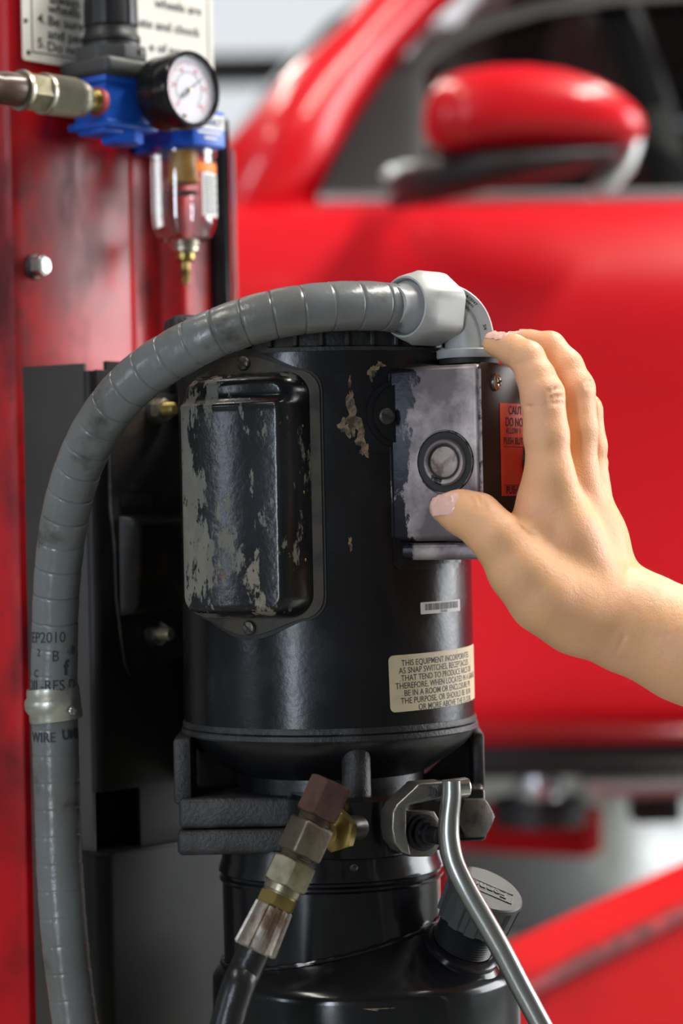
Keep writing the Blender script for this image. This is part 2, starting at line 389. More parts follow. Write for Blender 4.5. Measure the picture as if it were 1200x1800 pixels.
struct('ceiling', g_span((-6, -4.2, 4.0), (5.2, 9.8, 4.1)), m_ceil, 0)
hole_wall('wall_back', 'y', 9.6, -6, 5.2, 0, 4.0, [(1.1, 4.1, 0, 2.9), (-1.5, .45, 2.2, 3.6)], .15, m_wall)
hole_wall('wall_right', 'x', 5.0, -4.2, 9.6, 0, 4.0, [(.6, 5.0, .05, 3.5)], .15, m_wall)
hole_wall('wall_left', 'x', -6.0, -4.2, 9.6, 0, 4.0, [], .15, m_wall)
hole_wall('wall_front', 'y', -4.2, -5.85, 5.0, 0, 4.0, [(-3.5, -2.0, .0, 3.3)], .15, m_wall)

# ------------------------------------------------------------------ red lift column (its face turns away to the right)
AL = math.radians(48)
E1 = V3((math.cos(AL), math.sin(AL), 0)); NR = V3((math.sin(AL), -math.cos(AL), 0)); UP = V3((0, 0, 1))
Q0 = P(20, 300, 1.50); Q0.z = 0
def PF(L, n, z): return Q0 + E1 * L + NR * n + UP * z
def onface(px, py, n):
    """point of the column face plane (offset n) seen at pixel px, py"""
    r = P(px, py, 1.0) - V3((0, 0, CZ)); c = V3((0, 0, CZ)); q = Q0 + NR * n
    t = (q - c).dot(NR) / r.dot(NR); return c + r * t
def LZ(px, py, n):
    p = onface(px, py, n); return (p - Q0).dot(E1), p.z
post = thing('lift_column', 'tall red painted steel lift column with black smudges, behind the electric motor', 'lift column', (Q0.x, Q0.y, 0))
prof = [(.0, -.008), (.002, -.002), (.008, 0), (.098, 0), (.104, -.003), (.112, -.014), (.118, -.016), (.132, -.016), (.138, -.012), (.144, .0002), (.149, .0015),
        (.180, -.0050), (.183, -.008), (.183, -.03), (.175, -.20), (.005, -.20), (.0, -.19)]
R_f = frame(E1, NR, UP.copy()); R_f = Matrix((E1, NR, E1.cross(NR))).transposed()
zs = (E1.cross(NR)).z
part('column', g_prism(prof, 0.0 if zs > 0 else -3.2, 3.2 if zs > 0 else 0.0, Q0, R_f), m_red, post, smooth=50)
part('base_plate', g_box(PF(.09, -.10, .008), (.34, .36, .016), R_f, .003), m_red, post)

# bolt in the column face
L, z = LZ(60, 469, 0)
bolt = thing('hex_bolt', 'grey hex bolt with a round washer, screwed into the red lift column', 'bolt', PF(L, 0, z))
part('washer', g_lathe([(0, 0), (.0078, 0), (.0078, .0018), (.0072, .0024), (0, .0024)], PF(L, 0, z), NR, 32), m_darksteel, bolt)
part('bolt_head', g_nut(PF(L, .0024, z), NR, .0115, .007), m_bright, bolt)

# sign plate on the column
sign = thing('instruction_sign', 'cream metal sign with numbered black text lines on the red lift column', 'sign', PF(.09, .003, 1.43))
L0, _ = LZ(38, 60, .003); L1, _ = LZ(372, 60, .003); zb = LZ(37, 105, .003)[1]; zt = zb + .22
def sgn(v): return PF(v[0], .0042 + v[2], v[1])
part('plate', g_map(g_prism(rrect(L0, L1, zb, zt, .002, 3), 0, .0012), lambda v: PF(v[0], .003 + v[2], v[1])), m_sign, sign)
b0, b1, bb, bt, bw = L0 + .007, L1 - .005, zb + .0055, zt - .006, .0007
for k, (a, b, c, d) in enumerate([(b0, b1, bb, bb + bw), (b0, b1, bt, bt + bw), (b0, b0 + bw, bb, bt), (b1, b1 + bw, bb, bt)]):
    part('border_line', g_map(g_grid(lambda u, v: V3((a + (b - a) * u, c + (d - c) * v, .0003)), 1, 1), sgn), m_ink, sign)
def signtext(s, px, py, size):
    l, zz = LZ(px, py, .0042); g = g_text(s, size, bold=.008, wide=1.12)
    part('lettering', g_map(g, lambda v: PF(l + v[0], .0046, zz + v[1])), m_ink, sign, smooth=0)
TS = .0088
for s, px, py in [('always se', 86, 5), ('wheels be', 84, 22), ('4.', 65, 40), ('Be sure tha', 83, 44), ('and person', 83, 67), ('5.', 65, 83), ('Do not op', 82, 89),
                  ('wheels are', 272, 12), ('ate and chock', 244, 46), ('e of power', 262, 89)]:
    signtext(s, px, py, TS)
for px, py in ((45, 36), (50, 92)):
    l, zz = LZ(px, py, .0042)
    part('rivet', g_lathe([(0, .0014), (.0012, .001), (.0016, 0)], PF(l, .0042, zz), NR, 12), m_darksteel, sign)

# ------------------------------------------------------------------ compressed air regulator and filter
RC = P(198, 186, 1.53)                      # centre of the regulator body
def rg(a, n, h): return RC + E1 * a + NR * n + UP * h
Rr = Matrix((E1, NR, UP)).transposed()       # local x along flow, y out of the column, z up
reg = thing('air_regulator', 'blue air regulator and filter with black pressure gauge, mounted on the red column', 'regulator', rg(.03, -.02, -.10))
part('mounting_arm', g_box(rg(.085, -.030, -.004), (.022, .05, .034), Rr, .003), m_grey_plastic, reg)
body = part('regulator_body', merge(
    g_box(rg(0, 0, .001), (.040, .030, .032), Rr, .002), g_box(rg(0, 0, .0145), (.044, .036, .007), Rr, .0015),
    g_box(rg(0, 0, -.0145), (.044, .038, .005), Rr, .0015), g_box(rg(-.004, 0, -.0175), (.030, .026, .005), Rr, .0015)), m_blue, reg)
RC = RC - UP * .0055
part('bottom_plug', g_nut(rg(.004, .004, -.0195), UP, .023, .0085, rot=.2), m_blue, reg)
part('bonnet', merge(g_box(rg(0, 0, .0265), (.050, .046, .012), Rr, .004, 3), g_prism([(math.cos(a) * .0235, math.sin(a) * .0235) for a in [math.pi / 4 * (k + .5) for k in range(8)]], .030, .041, RC, Rr, .0012)), m_grey_plastic, reg)
part('bonnet_screw', g_lathe([(0, .0395), (.0028, .0395), (.0028, .0425), (0, .0432)], rg(.004, .0205, -.004), UP, 16), m_darksteel, reg)
part('thread_ring', g_lathe([(.0, .041), (.0185, .041), (.0185, .0435), (.0175, .0445), (.0185, .0455), (.0185, .048), (.0172, .050), (.0165, .054), (0, .054)], RC, UP, 40), m_plastic, reg)
fl = []
for i in range(96):
    a = 2 * math.pi * i / 96; k = (i % 12) / 12
    fl.append((a, .0172 - (.0016 if k < .16 or k > .92 else 0)))
def knob_ring(h, s): return [RC + Rr @ V3((math.cos(a) * r * s, math.sin(a) * r * s, h)) for a, r in fl]
part('knob', g_loft([knob_ring(.054, .93), knob_ring(.0555, 1), knob_ring(.10, .95), knob_ring(.102, .90)]), m_plastic, reg, smooth=25)
RC = RC + UP * .0055
part('body_label', g_map(g_grid(lambda u, v: V3((.006 + .012 * u, .0183, .0115 + .006 * v)), 1, 1), lambda v: rg(*v)), m_white, reg)
part('lettering', g_map(g_text('KOBALT', .0026, bold=.02), lambda v: rg(.0068 + v[0], .0185, .0135 + v[1])), m_blueink, reg, smooth=0)
# gauge
gc = rg(.020, .018, .006)
gauge = part('pressure_gauge', g_lathe([(0, -.002), (.005, -.002), (.005, .006), (.0225, .006), (.0236, .0075), (.0236, .020), (.0230, .0205), (.0230, .0215), (.0243, .0222), (.0243, .0325), (.0238, .0338), (.0226, .0342), (.0212, .0336), (.0208, .0325), (.0208, .0300), (0, .0300)], gc, NR, 64), m_gloss, reg)
def gd(x, y, n): return gc + NR * n + E1 * x + UP * y
part('dial', g_lathe([(0, .0304), (.0207, .0304)], gc, NR, 48), m_dial, gauge)
for k in range(31):
    a = math.radians(225 - 270 * k / 30); r0, r1 = (.0150, .0182) if k % 5 == 0 else (.0164, .0182); wdt = .00035
    dx, dy = math.cos(a), math.sin(a)
    part('tick', ([gd(dx*r0 - dy*wdt, dy*r0 + dx*wdt, .0306), gd(dx*r1 - dy*wdt, dy*r1 + dx*wdt, .0306), gd(dx*r1 + dy*wdt, dy*r1 - dx*wdt, .0306), gd(dx*r0 + dy*wdt, dy*r0 - dx*wdt, .0306)], [[0, 1, 2, 3]]), m_redink, gauge, smooth=0)
part('scale_arc', g_lathe([(.0108, .0306), (.0112, .0306)], gc, NR, 40, ref=E1, a0=-45, a1=225), m_ink, gauge)
for k, s in enumerate(['0', '30', '60', '90', '120', '150']):
    a = math.radians(225 - 270 * k / 5)
    part('numeral', g_map(g_text(s, .0036, 'CENTER', bold=.02), lambda v: gd(math.cos(a) * .0132 + v[0], math.sin(a) * .0132 - .0012 + v[1], .0306)), m_redink, gauge, smooth=0)
na = math.radians(36); cx, sx = math.cos(na), math.sin(na)
def nd(l, wd): return gd(cx * l - sx * wd, sx * l + cx * wd, .0312)
part('needle', ([nd(-.0085, .0014), nd(-.003, .0013), nd(-.002, .0006), nd(.0165, .0002), nd(.0165, -.0002), nd(-.002, -.0006), nd(-.003, -.0013), nd(-.0085, -.0014)], [[0, 1, 2, 3, 4, 5, 6, 7]]), m_plastic, gauge, smooth=0)
part('needle_hub', g_lathe([(.0016, .0306), (.0016, .0322), (0, .0326)], gc, NR, 16), m_brass2, gauge)
part('stop_pin', g_lathe([(.0013, .0306), (.0013, .0320), (0, .0326)], gd(-.004, -.0165, 0), NR, 12), m_brass2, gauge)
part('lens', g_lathe([(0, .0328), (.0210, .0328)], gc, NR, 40), m_lens, gauge)
# filter head, bowl, drain
fc = rg(.061, .0, -.0150)
def ft(a, n, h): return fc + E1 * a + NR * n + UP * h
head = part('filter_head', merge(g_box(ft(0, -.005, .004), (.030, .060, .024), Rr, .002), g_box(ft(-.016, 0, .018), (.018, .024, .024), Rr, .002), g_box(ft(.004, 0, .020), (.026, .034, .014), Rr, .003)), m_blue, reg)
part('head_label', g_map(g_grid(lambda u, v: V3((-.0125 + .026 * u, .0253, .0035 + .0095 * v)), 1, 1), lambda v: ft(*v)), m_white, head)
part('lettering', g_map(g_text('KOBALT', .0060, bold=.02), lambda v: ft(-.0115 + v[0] * 1.0, .0256, .0062 + v[1])), m_blueink, head, smooth=0)
for a0, a1, hz in ((-.011, .010, .0005), (-.005, .006, -.0030)):
    part('print_line', g_map(g_grid(lambda u, v: V3((a0 + (a1 - a0) * u, .0256, hz + .0014 * v)), 1, 1), lambda v: ft(*v)), m_white, head, smooth=0)
part('bowl', g_lathe([(.0205, -.006), (.0214, -.010), (.0214, -.050), (.0205, -.058), (.0175, -.0645), (.0125, -.067), (.0075, -.068)], fc, UP, 48), m_clear, reg)
part('bowl_collar', g_lathe([(.0216, -.007), (.0222, -.0085), (.0222, -.0105), (.0216, -.012)], fc, UP, 48), m_clear, reg)
part('filter_element', g_lathe([(0, -.006), (.0095, -.006), (.0095, -.026), (.011, -.0265), (.011, -.0285), (.004, -.030), (0, -.030)], fc, UP, 28), m_amber, reg)
part('baffle', g_lathe([(0, -.034), (.010, -.0345), (.010, -.0355), (.002, -.037), (0, -.037)], fc, UP, 28), m_grey_plastic, reg)
def wrapbowl(v):
    a = v[0] / .0217; d = NR * math.cos(a) + E1 * math.sin(a); return fc + d * .0217 + UP * v[1]
part('orange_strip', g_map(g_grid(lambda u, v: V3((-.008 + .022 * u, -.0235 + .0062 * v, 0)), 10, 1), wrapbowl), m_orange, reg)
part('bowl_label', g_map(g_grid(lambda u, v: V3((-.004 + .018 * u, -.052 + .028 * v, 0)), 10, 1), lambda v: wrapbowl(v) - UP * 0), m_white, reg)
for k in range(15):
    part('print_line', g_map(g_grid(lambda u, v: V3((-.003 + (.016 - .002 * (k % 3)) * u, -.0265 - .0017 * k + .0006 * v, 0)), 8, 1), lambda v: (wrapbowl(v) - fc) * 1.0 + fc + (NR + E1).normalized() * .0004), m_ink, reg, smooth=0)
part('drain_collar', g_lathe([(0, -.066), (.0095, -.066), (.0100, -.0685), (.0092, -.070), (.0092, -.073), (.0075, -.0745), (0, -.0745)], fc, UP, 32), m_nickel, reg)
part('drain_cock', g_lathe([(0, -.0735), (.0068, -.0735), (.0068, -.0785), (.0050, -.0800), (.0032, -.0805), (.0032, -.0850), (.0040, -.0855), (.0030, -.0875), (.0036, -.088), (.0028, -.090), (.0034, -.0905), (.0024, -.0945), (0, -.0945)], fc, UP, 24), m_brass, reg)

# ------------------------------------------------------------------ air hose with knurled coupler, screwed into the regulator inlet
hose = thing('air_hose', 'brown air hose with knurled metal quick coupler entering the blue regulator', 'hose', rg(-.10, 0, .003))
ax = -E1; co = rg(-.020, .009, -.001)
part('red_gasket', g_lathe([(0, -.001), (.0088, -.001), (.0088, .0022), (0, .0022)], co, ax, 32), m_redink, hose)
part('nipple', g_lathe([(0, .002), (.0072, .002), (.0072, .0032), (.0064, .0038), (.0072, .0045), (.0064, .0051), (.0072, .0058), (.0064, .0065), (.0078, .008), (.0078, .014), (0, .014)], co, ax, 32), m_brass, hose)
kn = []
for (r, h) in [(.0086, .011), (.0108, .0135), (.0118, .0180), (.0118, .0185), (.0113, .0190), (.0118, .0195), (.0123, .0215)]: kn.append((r, h))
for k in range(22): kn += [(.0126, .022 + k * .0010), (.0122, .0225 + k * .0010)]
kn += [(.0128, .0442), (.0128, .0462), (.0122, .0468), (.0100, .047)]
part('knurled_sleeve', g_lathe(kn, co, ax, 48), m_nickel, hose, smooth=20)
part('coupler_hex', g_nut(co + ax * .046, ax, .0215, .0155, ref=UP, rot=.25), m_brass2, hose)
part('coupler_flange', g_lathe([(.006, .0612), (.0122, .0612), (.0126, .0625), (.0122, .0645), (.006, .0645)], co, ax, 40), m_nickel, hose)
hp = [co + ax * .060, co + ax * .085, co + ax * .12, co + ax * .17 - UP * .004, co + ax * .24 - UP * .03, co + ax * .28 - UP * .10, co + ax * .29 - UP * .25]
hp = [V3(p) for p in spline([tuple(p) for p in hp], 8)]
part('hose_end', g_lathe([(.006, .063), (.0098, .063), (.0102, .066), (.0102, .080), (.0094, .082), (.0094, .090), (.006, .090)], co, ax, 32), m_brownhose, hose)
part('hose', g_tube(hp, .0088, 24), m_brownhose, hose)

# black pipe beside the column
pc = P(386, 400, 1.64)
pipe = thing('black_pipe', 'slim black pipe running down the right edge of the red column', 'pipe', (pc.x, pc.y, .0))
part('pipe', g_lathe([(0, 0), (.0075, 0), (.0075, PZ(386, 215, 1.64)), (.0065, PZ(386, 210, 1.64)), (0, PZ(386, 210, 1.64))], (pc.x, pc.y, 0), UP, 28), m_gloss, pipe)
part('edge_rail', g_span((pc.x + .0085, pc.y - .004, 0), (pc.x + .0105, pc.y + .02, PZ(386, 262, 1.64)), .0005), m_bright, pipe)

# ------------------------------------------------------------------ black steel bracket that wraps the column
B0 = P(166, 900, 1.445)
def bf(L, n, z): return V3((B0.x, B0.y, 0)) + E1 * L + NR * n + UP * z
def bz(py): return PZ(166, py, 1.45)
brk = thing('mounting_bracket', 'bent dusty black steel bracket plate behind the electric motor, against the red column', 'bracket', bf(0, 0, bz(1800)))
E2 = V3((-.88, .475, 0)).normalized()          # left flange goes back to the left
Rb = Matrix((E1, UP, NR)).transposed()
zt, zn, zl = bz(634), bz(1392), bz(1502)
pts = [(.004, zn), (.004, bz(650)), (.012, bz(650)), (.012, zt), (.15, zt), (.15, bz(2000)), (.032, bz(2000)), (.032, zn)]
part('face_plate', g_prism(pts, -.003, 0, (B0.x, B0.y, 0), Rb, .0006), m_bracket, brk)
bend = []
for k in range(9):
    t = k / 8; d = E2.lerp(E1, t)
    bend.append(V3((B0.x, B0.y, 0)) + E2 * (.006 * (1 - t) ** 2) + E1 * (.006 * t ** 2) - NR * .0)
part('added_return_wall', g_span((0, 0, 0), (1, 1, 1)) if False else g_prism([(.147, -.12), (.150, -.12), (.150, 0), (.147, 0)], bz(2000), zt, (B0.x, B0.y, 0), Matrix((E1, NR, UP)).transposed()), m_bracket, brk)  # unseen return wall, added to keep right-hand light out of the cavity
part('cutout_shade_plate', g_prism([(-.01, bz(1530)), (-.01, bz(1360)), (.06, bz(1360)), (.06, bz(1530))], -.024, -.021, (B0.x, B0.y, 0), Rb), m_bracket, brk)  # added dark sheet that stands in for shade behind the cutout
part('bend', g_grid(lambda u, v: bend[int(round(u * 8))] + UP * (zn + (bz(652) - zn) * v), 8, 1), m_bracket, brk, smooth=80)
N2 = V3((-E2.y, E2.x, 0)); N2 = N2 if N2.y < 0 else -N2
Rb2 = Matrix((E2, UP, N2)).transposed()
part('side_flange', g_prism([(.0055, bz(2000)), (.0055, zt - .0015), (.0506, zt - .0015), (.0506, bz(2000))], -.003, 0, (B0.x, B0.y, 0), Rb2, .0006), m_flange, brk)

# lower black steel cover box
cb = P(190, 1650, 1.43)
def cf(L, n, z): return V3((cb.x, cb.y, 0)) + E1 * L + NR * n + UP * z
zc = PZ(195, 1503, 1.43)
box = thing('control_box', 'plain black sheet steel box with rounded corner, low beside the grey conduit', 'box', cf(.05, -.05, PZ(195, 2100, 1.43)))
o2 = rrect(-.004, .135, -.034, 0.0, .010, 8)
Rc = Matrix((E1, NR, UP)).transposed()
zlo = PZ(195, 2150, 1.43)
part('shell', g_prism(o2, zlo, zc, (cb.x, cb.y, 0), Rc, .0), m_bracket, box, smooth=30)
part('rim', merge(*[g_tube([V3((cb.x, cb.y, zc)) + Rc @ V3((a[0], a[1], 0)), V3((cb.x, cb.y, zc)) + Rc @ V3((b[0], b[1], 0))], .0009, 8) for a, b in zip(o2, o2[1:] + o2[:1])]), m_bracket, box)
# steel window in the back wall, high up at the left
win = part('window_1', merge(g_span((-1.5, 9.62, 2.2), (.45, 9.68, 2.26)), g_span((-1.5, 9.62, 3.54), (.45, 9.68, 3.6)), g_span((-1.5, 9.62, 2.26), (-1.44, 9.68, 3.54)), g_span((.39, 9.62, 2.26), (.45, 9.68, 3.54)), g_span((-1.44, 9.62, 2.86), (.39, 9.68, 2.98))), m_bracket, None, None, 0)
win['kind'] = 'structure'
part('pane', g_span((-1.44, 9.64, 2.26), (.39, 9.65, 2.86)), m_lens, win); part('pane', g_span((-1.44, 9.64, 2.98), (.39, 9.65, 3.54)), m_lens, win)

# ------------------------------------------------------------------ electric motor
AXX = P(574, 1000, 1.40).x; AY = 1.40; MR = .0837
def mc(th, r, z):
    a = math.radians(th); return V3((AXX + r * math.sin(a), AY - r * math.cos(a), z))
def mz(py, px=574, d=AY - MR): return PZ(px, py, d)
AX = V3((AXX, AY, 0))
motor = thing('electric_motor', 'black cylindrical electric motor with chipped paint, capacitor cover and switch box', 'motor', (AXX, AY, mz(1385)))
def mwrap(th0, r):          # (s, z, n) -> round the motor
    def f(v):
        a = math.radians(th0) + v[0] / MR; rr = r + v[2]
        return V3((AXX + rr * math.sin(a), AY - rr * math.cos(a), v[1]))
    return f
zs0, zs1 = mz(1286), mz(613)
part('shell', g_lathe([(.0, zs0 - .001), (MR, zs0 - .001), (MR, zs1 - .0012), (MR - .0012, zs1), (0, zs1)], AX, UP, 128), m_motor, motor)
pz0 = PZ(574, 1400, 1.345)
part('lower_rim', g_lathe([(MR - .004, zs0 + .0016), (MR + .0006, zs0 + .0014), (MR + .0012, zs0), (MR + .0012, zs0 - .0018), (MR + .0002, zs0 - .0024), (MR + .0018, zs0 - .0030), (MR + .0022, zs0 - .0055), (MR + .0010, zs0 - .0066), (MR - .006, zs0 - .0072)], AX, UP, 128), m_cast, motor)
part('lower_end_bell', g_lathe([(.0835, zs0 - .0068), (.0825, zs0 - .0095), (.078, zs0 - .0145), (.070, zs0 - .0205), (.062, zs0 - .0255), (.056, zs0 - .0285), (.054, zs0 - .030), (.054, pz0 - .004), (.0, pz0 - .004)], AX, UP, 96), m_black, motor)
part('upper_end_bell', g_lathe([(.0, zs1 - .001), (.0835, zs1 - .001), (.0835, zs1 + .0012), (.0800, zs1 + .0022), (.0800, zs1 + .0105), (.0828, zs1 + .0115), (.0828, zs1 + .014), (.079, zs1 + .019), (.068, zs1 + .0225), (.050, zs1 + .024), (0, zs1 + .024)], AX, UP, 96), m_cast, motor)
for k in range(36):
    th = -90 + k * 10
    if -100 < th < 100: part('bell_rib', g_box(mc(th, .0812, zs1 + .0065), (.0026, .0040, .0095), Matrix.Rotation(math.radians(th), 3, 'Z'), .0006, 1), m_cast, motor)
for th in (-88, -72):
    p = mc(th, .082, zs1 + .011)
    part('bell_lug', g_box(p, (.020, .018, .027), Matrix.Rotation(math.radians(th), 3, 'Z'), .005, 3), m_cast, motor)

# capacitor cover
TC = -30; ct = math.radians(TC)
CT = V3((math.cos(ct), math.sin(ct), 0)); CN = V3((math.sin(ct), -math.cos(ct), 0))
zc0, zc1 = PZ(420, 1090, 1.305), PZ(420, 652, 1.305); zcm = (zc0 + zc1) / 2; HV = (zc1 - zc0) / 2
def cl(u, n, z): return AX + CN * (MR + n) + CT * u + UP * z
def base_n(u): return math.sqrt(MR * MR - u * u) - MR
def dome(u, v):
    """height above the motor of the pressed cover at u, v (metres from its centre)"""
    hw, r = .0372, .013
    qx, qy = abs(u) - (hw - r), abs(v) - (HV - r)
    sd = math.hypot(max(qx, 0), max(qy, 0)) + min(max(qx, qy), 0) - r
    d = max(0.0, -sd)
    rr = .0075; t = min(1.0, d / rr); e = math.sqrt(max(0, 1 - (1 - t) ** 2))
    top = .0218 - 3.8 * u * u
    # lowered step across the top end
    dv = HV - v; st = 1 / (1 + math.exp(-(dv - .0155) / .0011)); top -= .0052 * (1 - st)
    top += .0012 * math.exp(-((dv - .0182) / .0016) ** 2)
    return base_n(u) - .001 + (top - base_n(u) + .001) * e
nu, nv = 84, 150
def us(t): return -.0376 + .0752 * (t + .055 * math.sin(-2 * math.pi * (t - .5) * 1.0) * -1)
def axis_samples(h, n):   # denser near the edges
    return [h * math.sin(math.pi / 2 * (2 * i / n - 1)) for i in range(n + 1)]
U = axis_samples(.0373, nu); Vv = axis_samples(HV + .0001, nv)
cap = part('capacitor_cover', g_grid(lambda a, b: cl(U[int(round(a * nu))], dome(U[int(round(a * nu))], Vv[int(round(b * nv))]), zcm + Vv[int(round(b * nv))]), nu, nv), m_cover, motor, label='dented black cover with paint worn through to grey', smooth=70)
def flange(hw, hv, bul, n=20):
    out = []
    r = .012
    for i in range(n + 1):
        u = -hw + r + (2 * hw - 2 * r) * i / n; out.append((u, -hv - bul * math.cos(math.pi / 2 * min(1, abs(u) / (hw - r))) ** 1.3))
    for i in range(1, 6): a = math.radians(-90 + 18 * i); out.append((hw - r + r * math.cos(a), -hv + r + r * math.sin(a)))
    for i in range(6): a = math.radians(18 * i); out.append((hw - r + r * math.cos(a), hv - r + r * math.sin(a)))
    for i in range(n + 1):
        u = hw - r - (2 * hw - 2 * r) * i / n; out.append((u, hv + bul * math.cos(math.pi / 2 * min(1, abs(u) / (hw - r))) ** 1.3))
    for i in range(1, 6): a = math.radians(90 + 18 * i); out.append((-hw + r + r * math.cos(a), hv - r + r * math.sin(a)))
    for i in range(6): a = math.radians(180 + 18 * i); out.append((-hw + r + r * math.cos(a), -hv + r + r * math.sin(a)))
    o = []
    for p in out:
        if not o or math.hypot(p[0]-o[-1][0], p[1]-o[-1][1]) > 1e-5: o.append(p)
    return o
fz = lambda pts: [(p[0], p[1] + zcm) for p in pts]
part('gasket', g_map(g_prism(fz(flange(.0440, HV + .0015, .0105)), 0, .0012, slices=24), mwrap(TC, MR)), m_rubber, cap)
part('cover_flange', g_map(g_prism(fz(flange(.0425, HV + .0005, .0088)), .001, .0026, slices=24), mwrap(TC, MR)), m_rustlip, cap)
def screw(name, o, ax, r, h, m, parent, slot_ang=.6, cross=False, m2=None):
    s = part(name, g_lathe([(0, 0), (r, 0), (r, h * .55), (r * .85, h * .85), (r * .5, h), (0, h)], o, ax, 24), m, parent)
    R = axframe(ax); a = slot_ang
    for q in ((0, math.pi / 2) if cross else (0,)):
        Rz = R @ Matrix.Rotation(a + q, 3, 'Z')
        part('slot', g_box(V3(o) + V3(ax).normalized() * (h * .94), (r * (1.0 if cross else 1.7), r * .24, h * .25), Rz), m2 or m_rubber, s)
    return s
for v, sa in ((HV + .0052, .9), (-HV - .0052, .8)):
    screw('screw', cl(.001, base_n(0) + .0024, zcm + v), CN, .0040, .0028, m_darksteel, cap, sa)
for py in (749, 866, 985):
    zz = PZ(508, py, 1.31)
    part('louver', g_map(g_lathe([(0, -.0045), (.0011, -.0035), (.0013, 0), (.0011, .0035), (0, .0045)], cl(.0342, .0035, zz), CT * .5 - CN * .87, 12), lambda v: v), m_brass, cap)

# switch box
TS_ = 60; SN = V3((math.sin(math.radians(60)), -math.cos(math.radians(60)), 0)); SF = V3((-.5, -math.cos(math.radians(30)), 0))
RS, TF = .1255, .047
def sb(r, t, z): return AX + SN * r + SF * t + UP * z
def sz(py): return PZ(850, py, 1.297)
z_top, z_mid, z_bot = sz(638), sz(950), sz(984)
Rs = Matrix((SF, UP, SN)).transposed()                      # local x = towards the front wall, y up, z outward
sbx = part('switch_box', g_box(sb((.055 + RS - .0012) / 2, TF - .041, (z_top + z_mid) / 2), (.082, z_top - z_mid, RS - .0012 - .055), Rs, .0032, 3), m_box, motor, label='brown-grey steel switch box with a round knockout')
part('lower_band', g_box(sb((.055 + RS) / 2, TF - .0422, (z_mid + z_bot) / 2 - .0004), (.0796, z_mid - z_bot - .001, RS - .055 - .001), Rs, .003, 3), m_box, sbx)
part('cover_plate', g_prism(rrect(TF - .0835, TF + .0006, z_bot + .0006, z_top + .0005, .004, 5), RS - .0012, RS + .0006, AX, Rs, .0005), m_boxside, sbx)
part('plate_edge', merge(g_box(sb(RS - .0003, TF + .0006, (z_top + z_bot) / 2), (.0009, z_top - z_bot - .006, .0022), Rs, .0004)), m_edge, sbx)
ko = sb(0, TF, 0)
def on_front(px, py):
    c = V3((0, 0, CZ)); r = P(px, py, 1.0) - c; t = (AX + SF * TF - c).dot(SF) / r.dot(SF); return c + r * t
kc = on_front(782, 812)
part('knockout_recess', g_lathe([(.0122, .0001), (.0168, .0001), (.0170, .0006), (.0166, .0009), (.0160, .0004), (.0128, .0004), (.0122, .0001)], kc, SF, 64), m_rubber, sbx)
part('knockout_lip', g_lathe([(.0162, .0003), (.0166, .0010), (.0171, .0011), (.0175, .0002)], kc, SF, 64), m_edge, sbx)
part('knockout_ring', g_lathe([(.0094, .0004), (.0096, .0016), (.0104, .0022), (.0118, .0022), (.0126, .0014), (.0128, .0003)], kc, SF, 64), m_box, sbx)
part('knockout_gap', g_lathe([(0, .0004), (.0098, .0004)], kc, SF, 48), m_rubber, sbx)
part('knockout_disc', g_lathe([(0, .0016), (.0076, .0016), (.0082, .0012), (.0084, .0003)], kc, SF, 48), m_disc, sbx)
def on_side(px, py, n=0.0):
    c = V3((0, 0, CZ)); r = P(px, py, 1.0) - c; t = (AX + SN * (RS + n) - c).dot(SN) / r.dot(SN); return c + r * t
screw('screw', on_side(870, 672, .0006), SN, .0047, .0026, m_bright, sbx, .3, True)
screw('screw', on_side(905, 955, .0006), SN, .0047, .0026, m_bright, sbx, .7, True)
SV = -SF                                                     # to the right along the cover plate
p0 = on_side(877, 708, .0006); p1 = on_side(879, 872, .0006); lz1, lz0 = p0.z, p1.z; u0 = (p0 - AX).dot(SV); LW = .050
def sl(u, z, n): return AX + SN * (RS + .0006 + n) + SV * (u0 + u) + UP * z
lab = part('warning_label', g_map(g_grid(lambda a, b: V3((LW * a, lz0 + (lz1 - lz0) * b, .0003)), 1, 1), lambda v: sl(v[0], v[1], v[2])), m_redlbl, sbx, label='red label with black warning text')
def lt(s, u, fz_, size, wide=1.0, al='LEFT'):
    zz = lz1 - (lz1 - lz0) * fz_
    part('lettering', g_map(g_text(s, size, al, bold=.012, wide=wide), lambda v: sl(u + v[0], zz + v[1], .0005)), m_rubber, lab, smooth=0)
lt('CAUTION', .025, .115, .0065, 1.0, 'CENTER'); lt('DO NOT', .0065, .245, .0068, .95); lt('ALLOW 1', .0070, .325, .0046, .95); lt('PUSH BUTTON', .0035, .440, .0054, 1.0); lt('PUSH ', .006, .975, .0060, 1.0)
for f in (.47, .885): part('rule', g_map(g_grid(lambda a, b: V3((.003 + (LW - .006) * a, lz1 - (lz1 - lz0) * f + .0003 * b, .0005)), 1, 1), lambda v: sl(*v)), m_rubber, lab, smooth=0)
bc = on_side(931, 806, .0006)
part('push_button', g_lathe([(0, .0), (.0100, .0), (.0100, .0030), (.0088, .0036), (.0080, .0030), (.0080, .0010), (0, .001)], bc, SN, 40), m_plastic, sbx)
part('button_cap', g_lathe([(0, .0026), (.0072, .0024), (.0076, .001)], bc, SN, 32), m_grey_plastic, sbx)
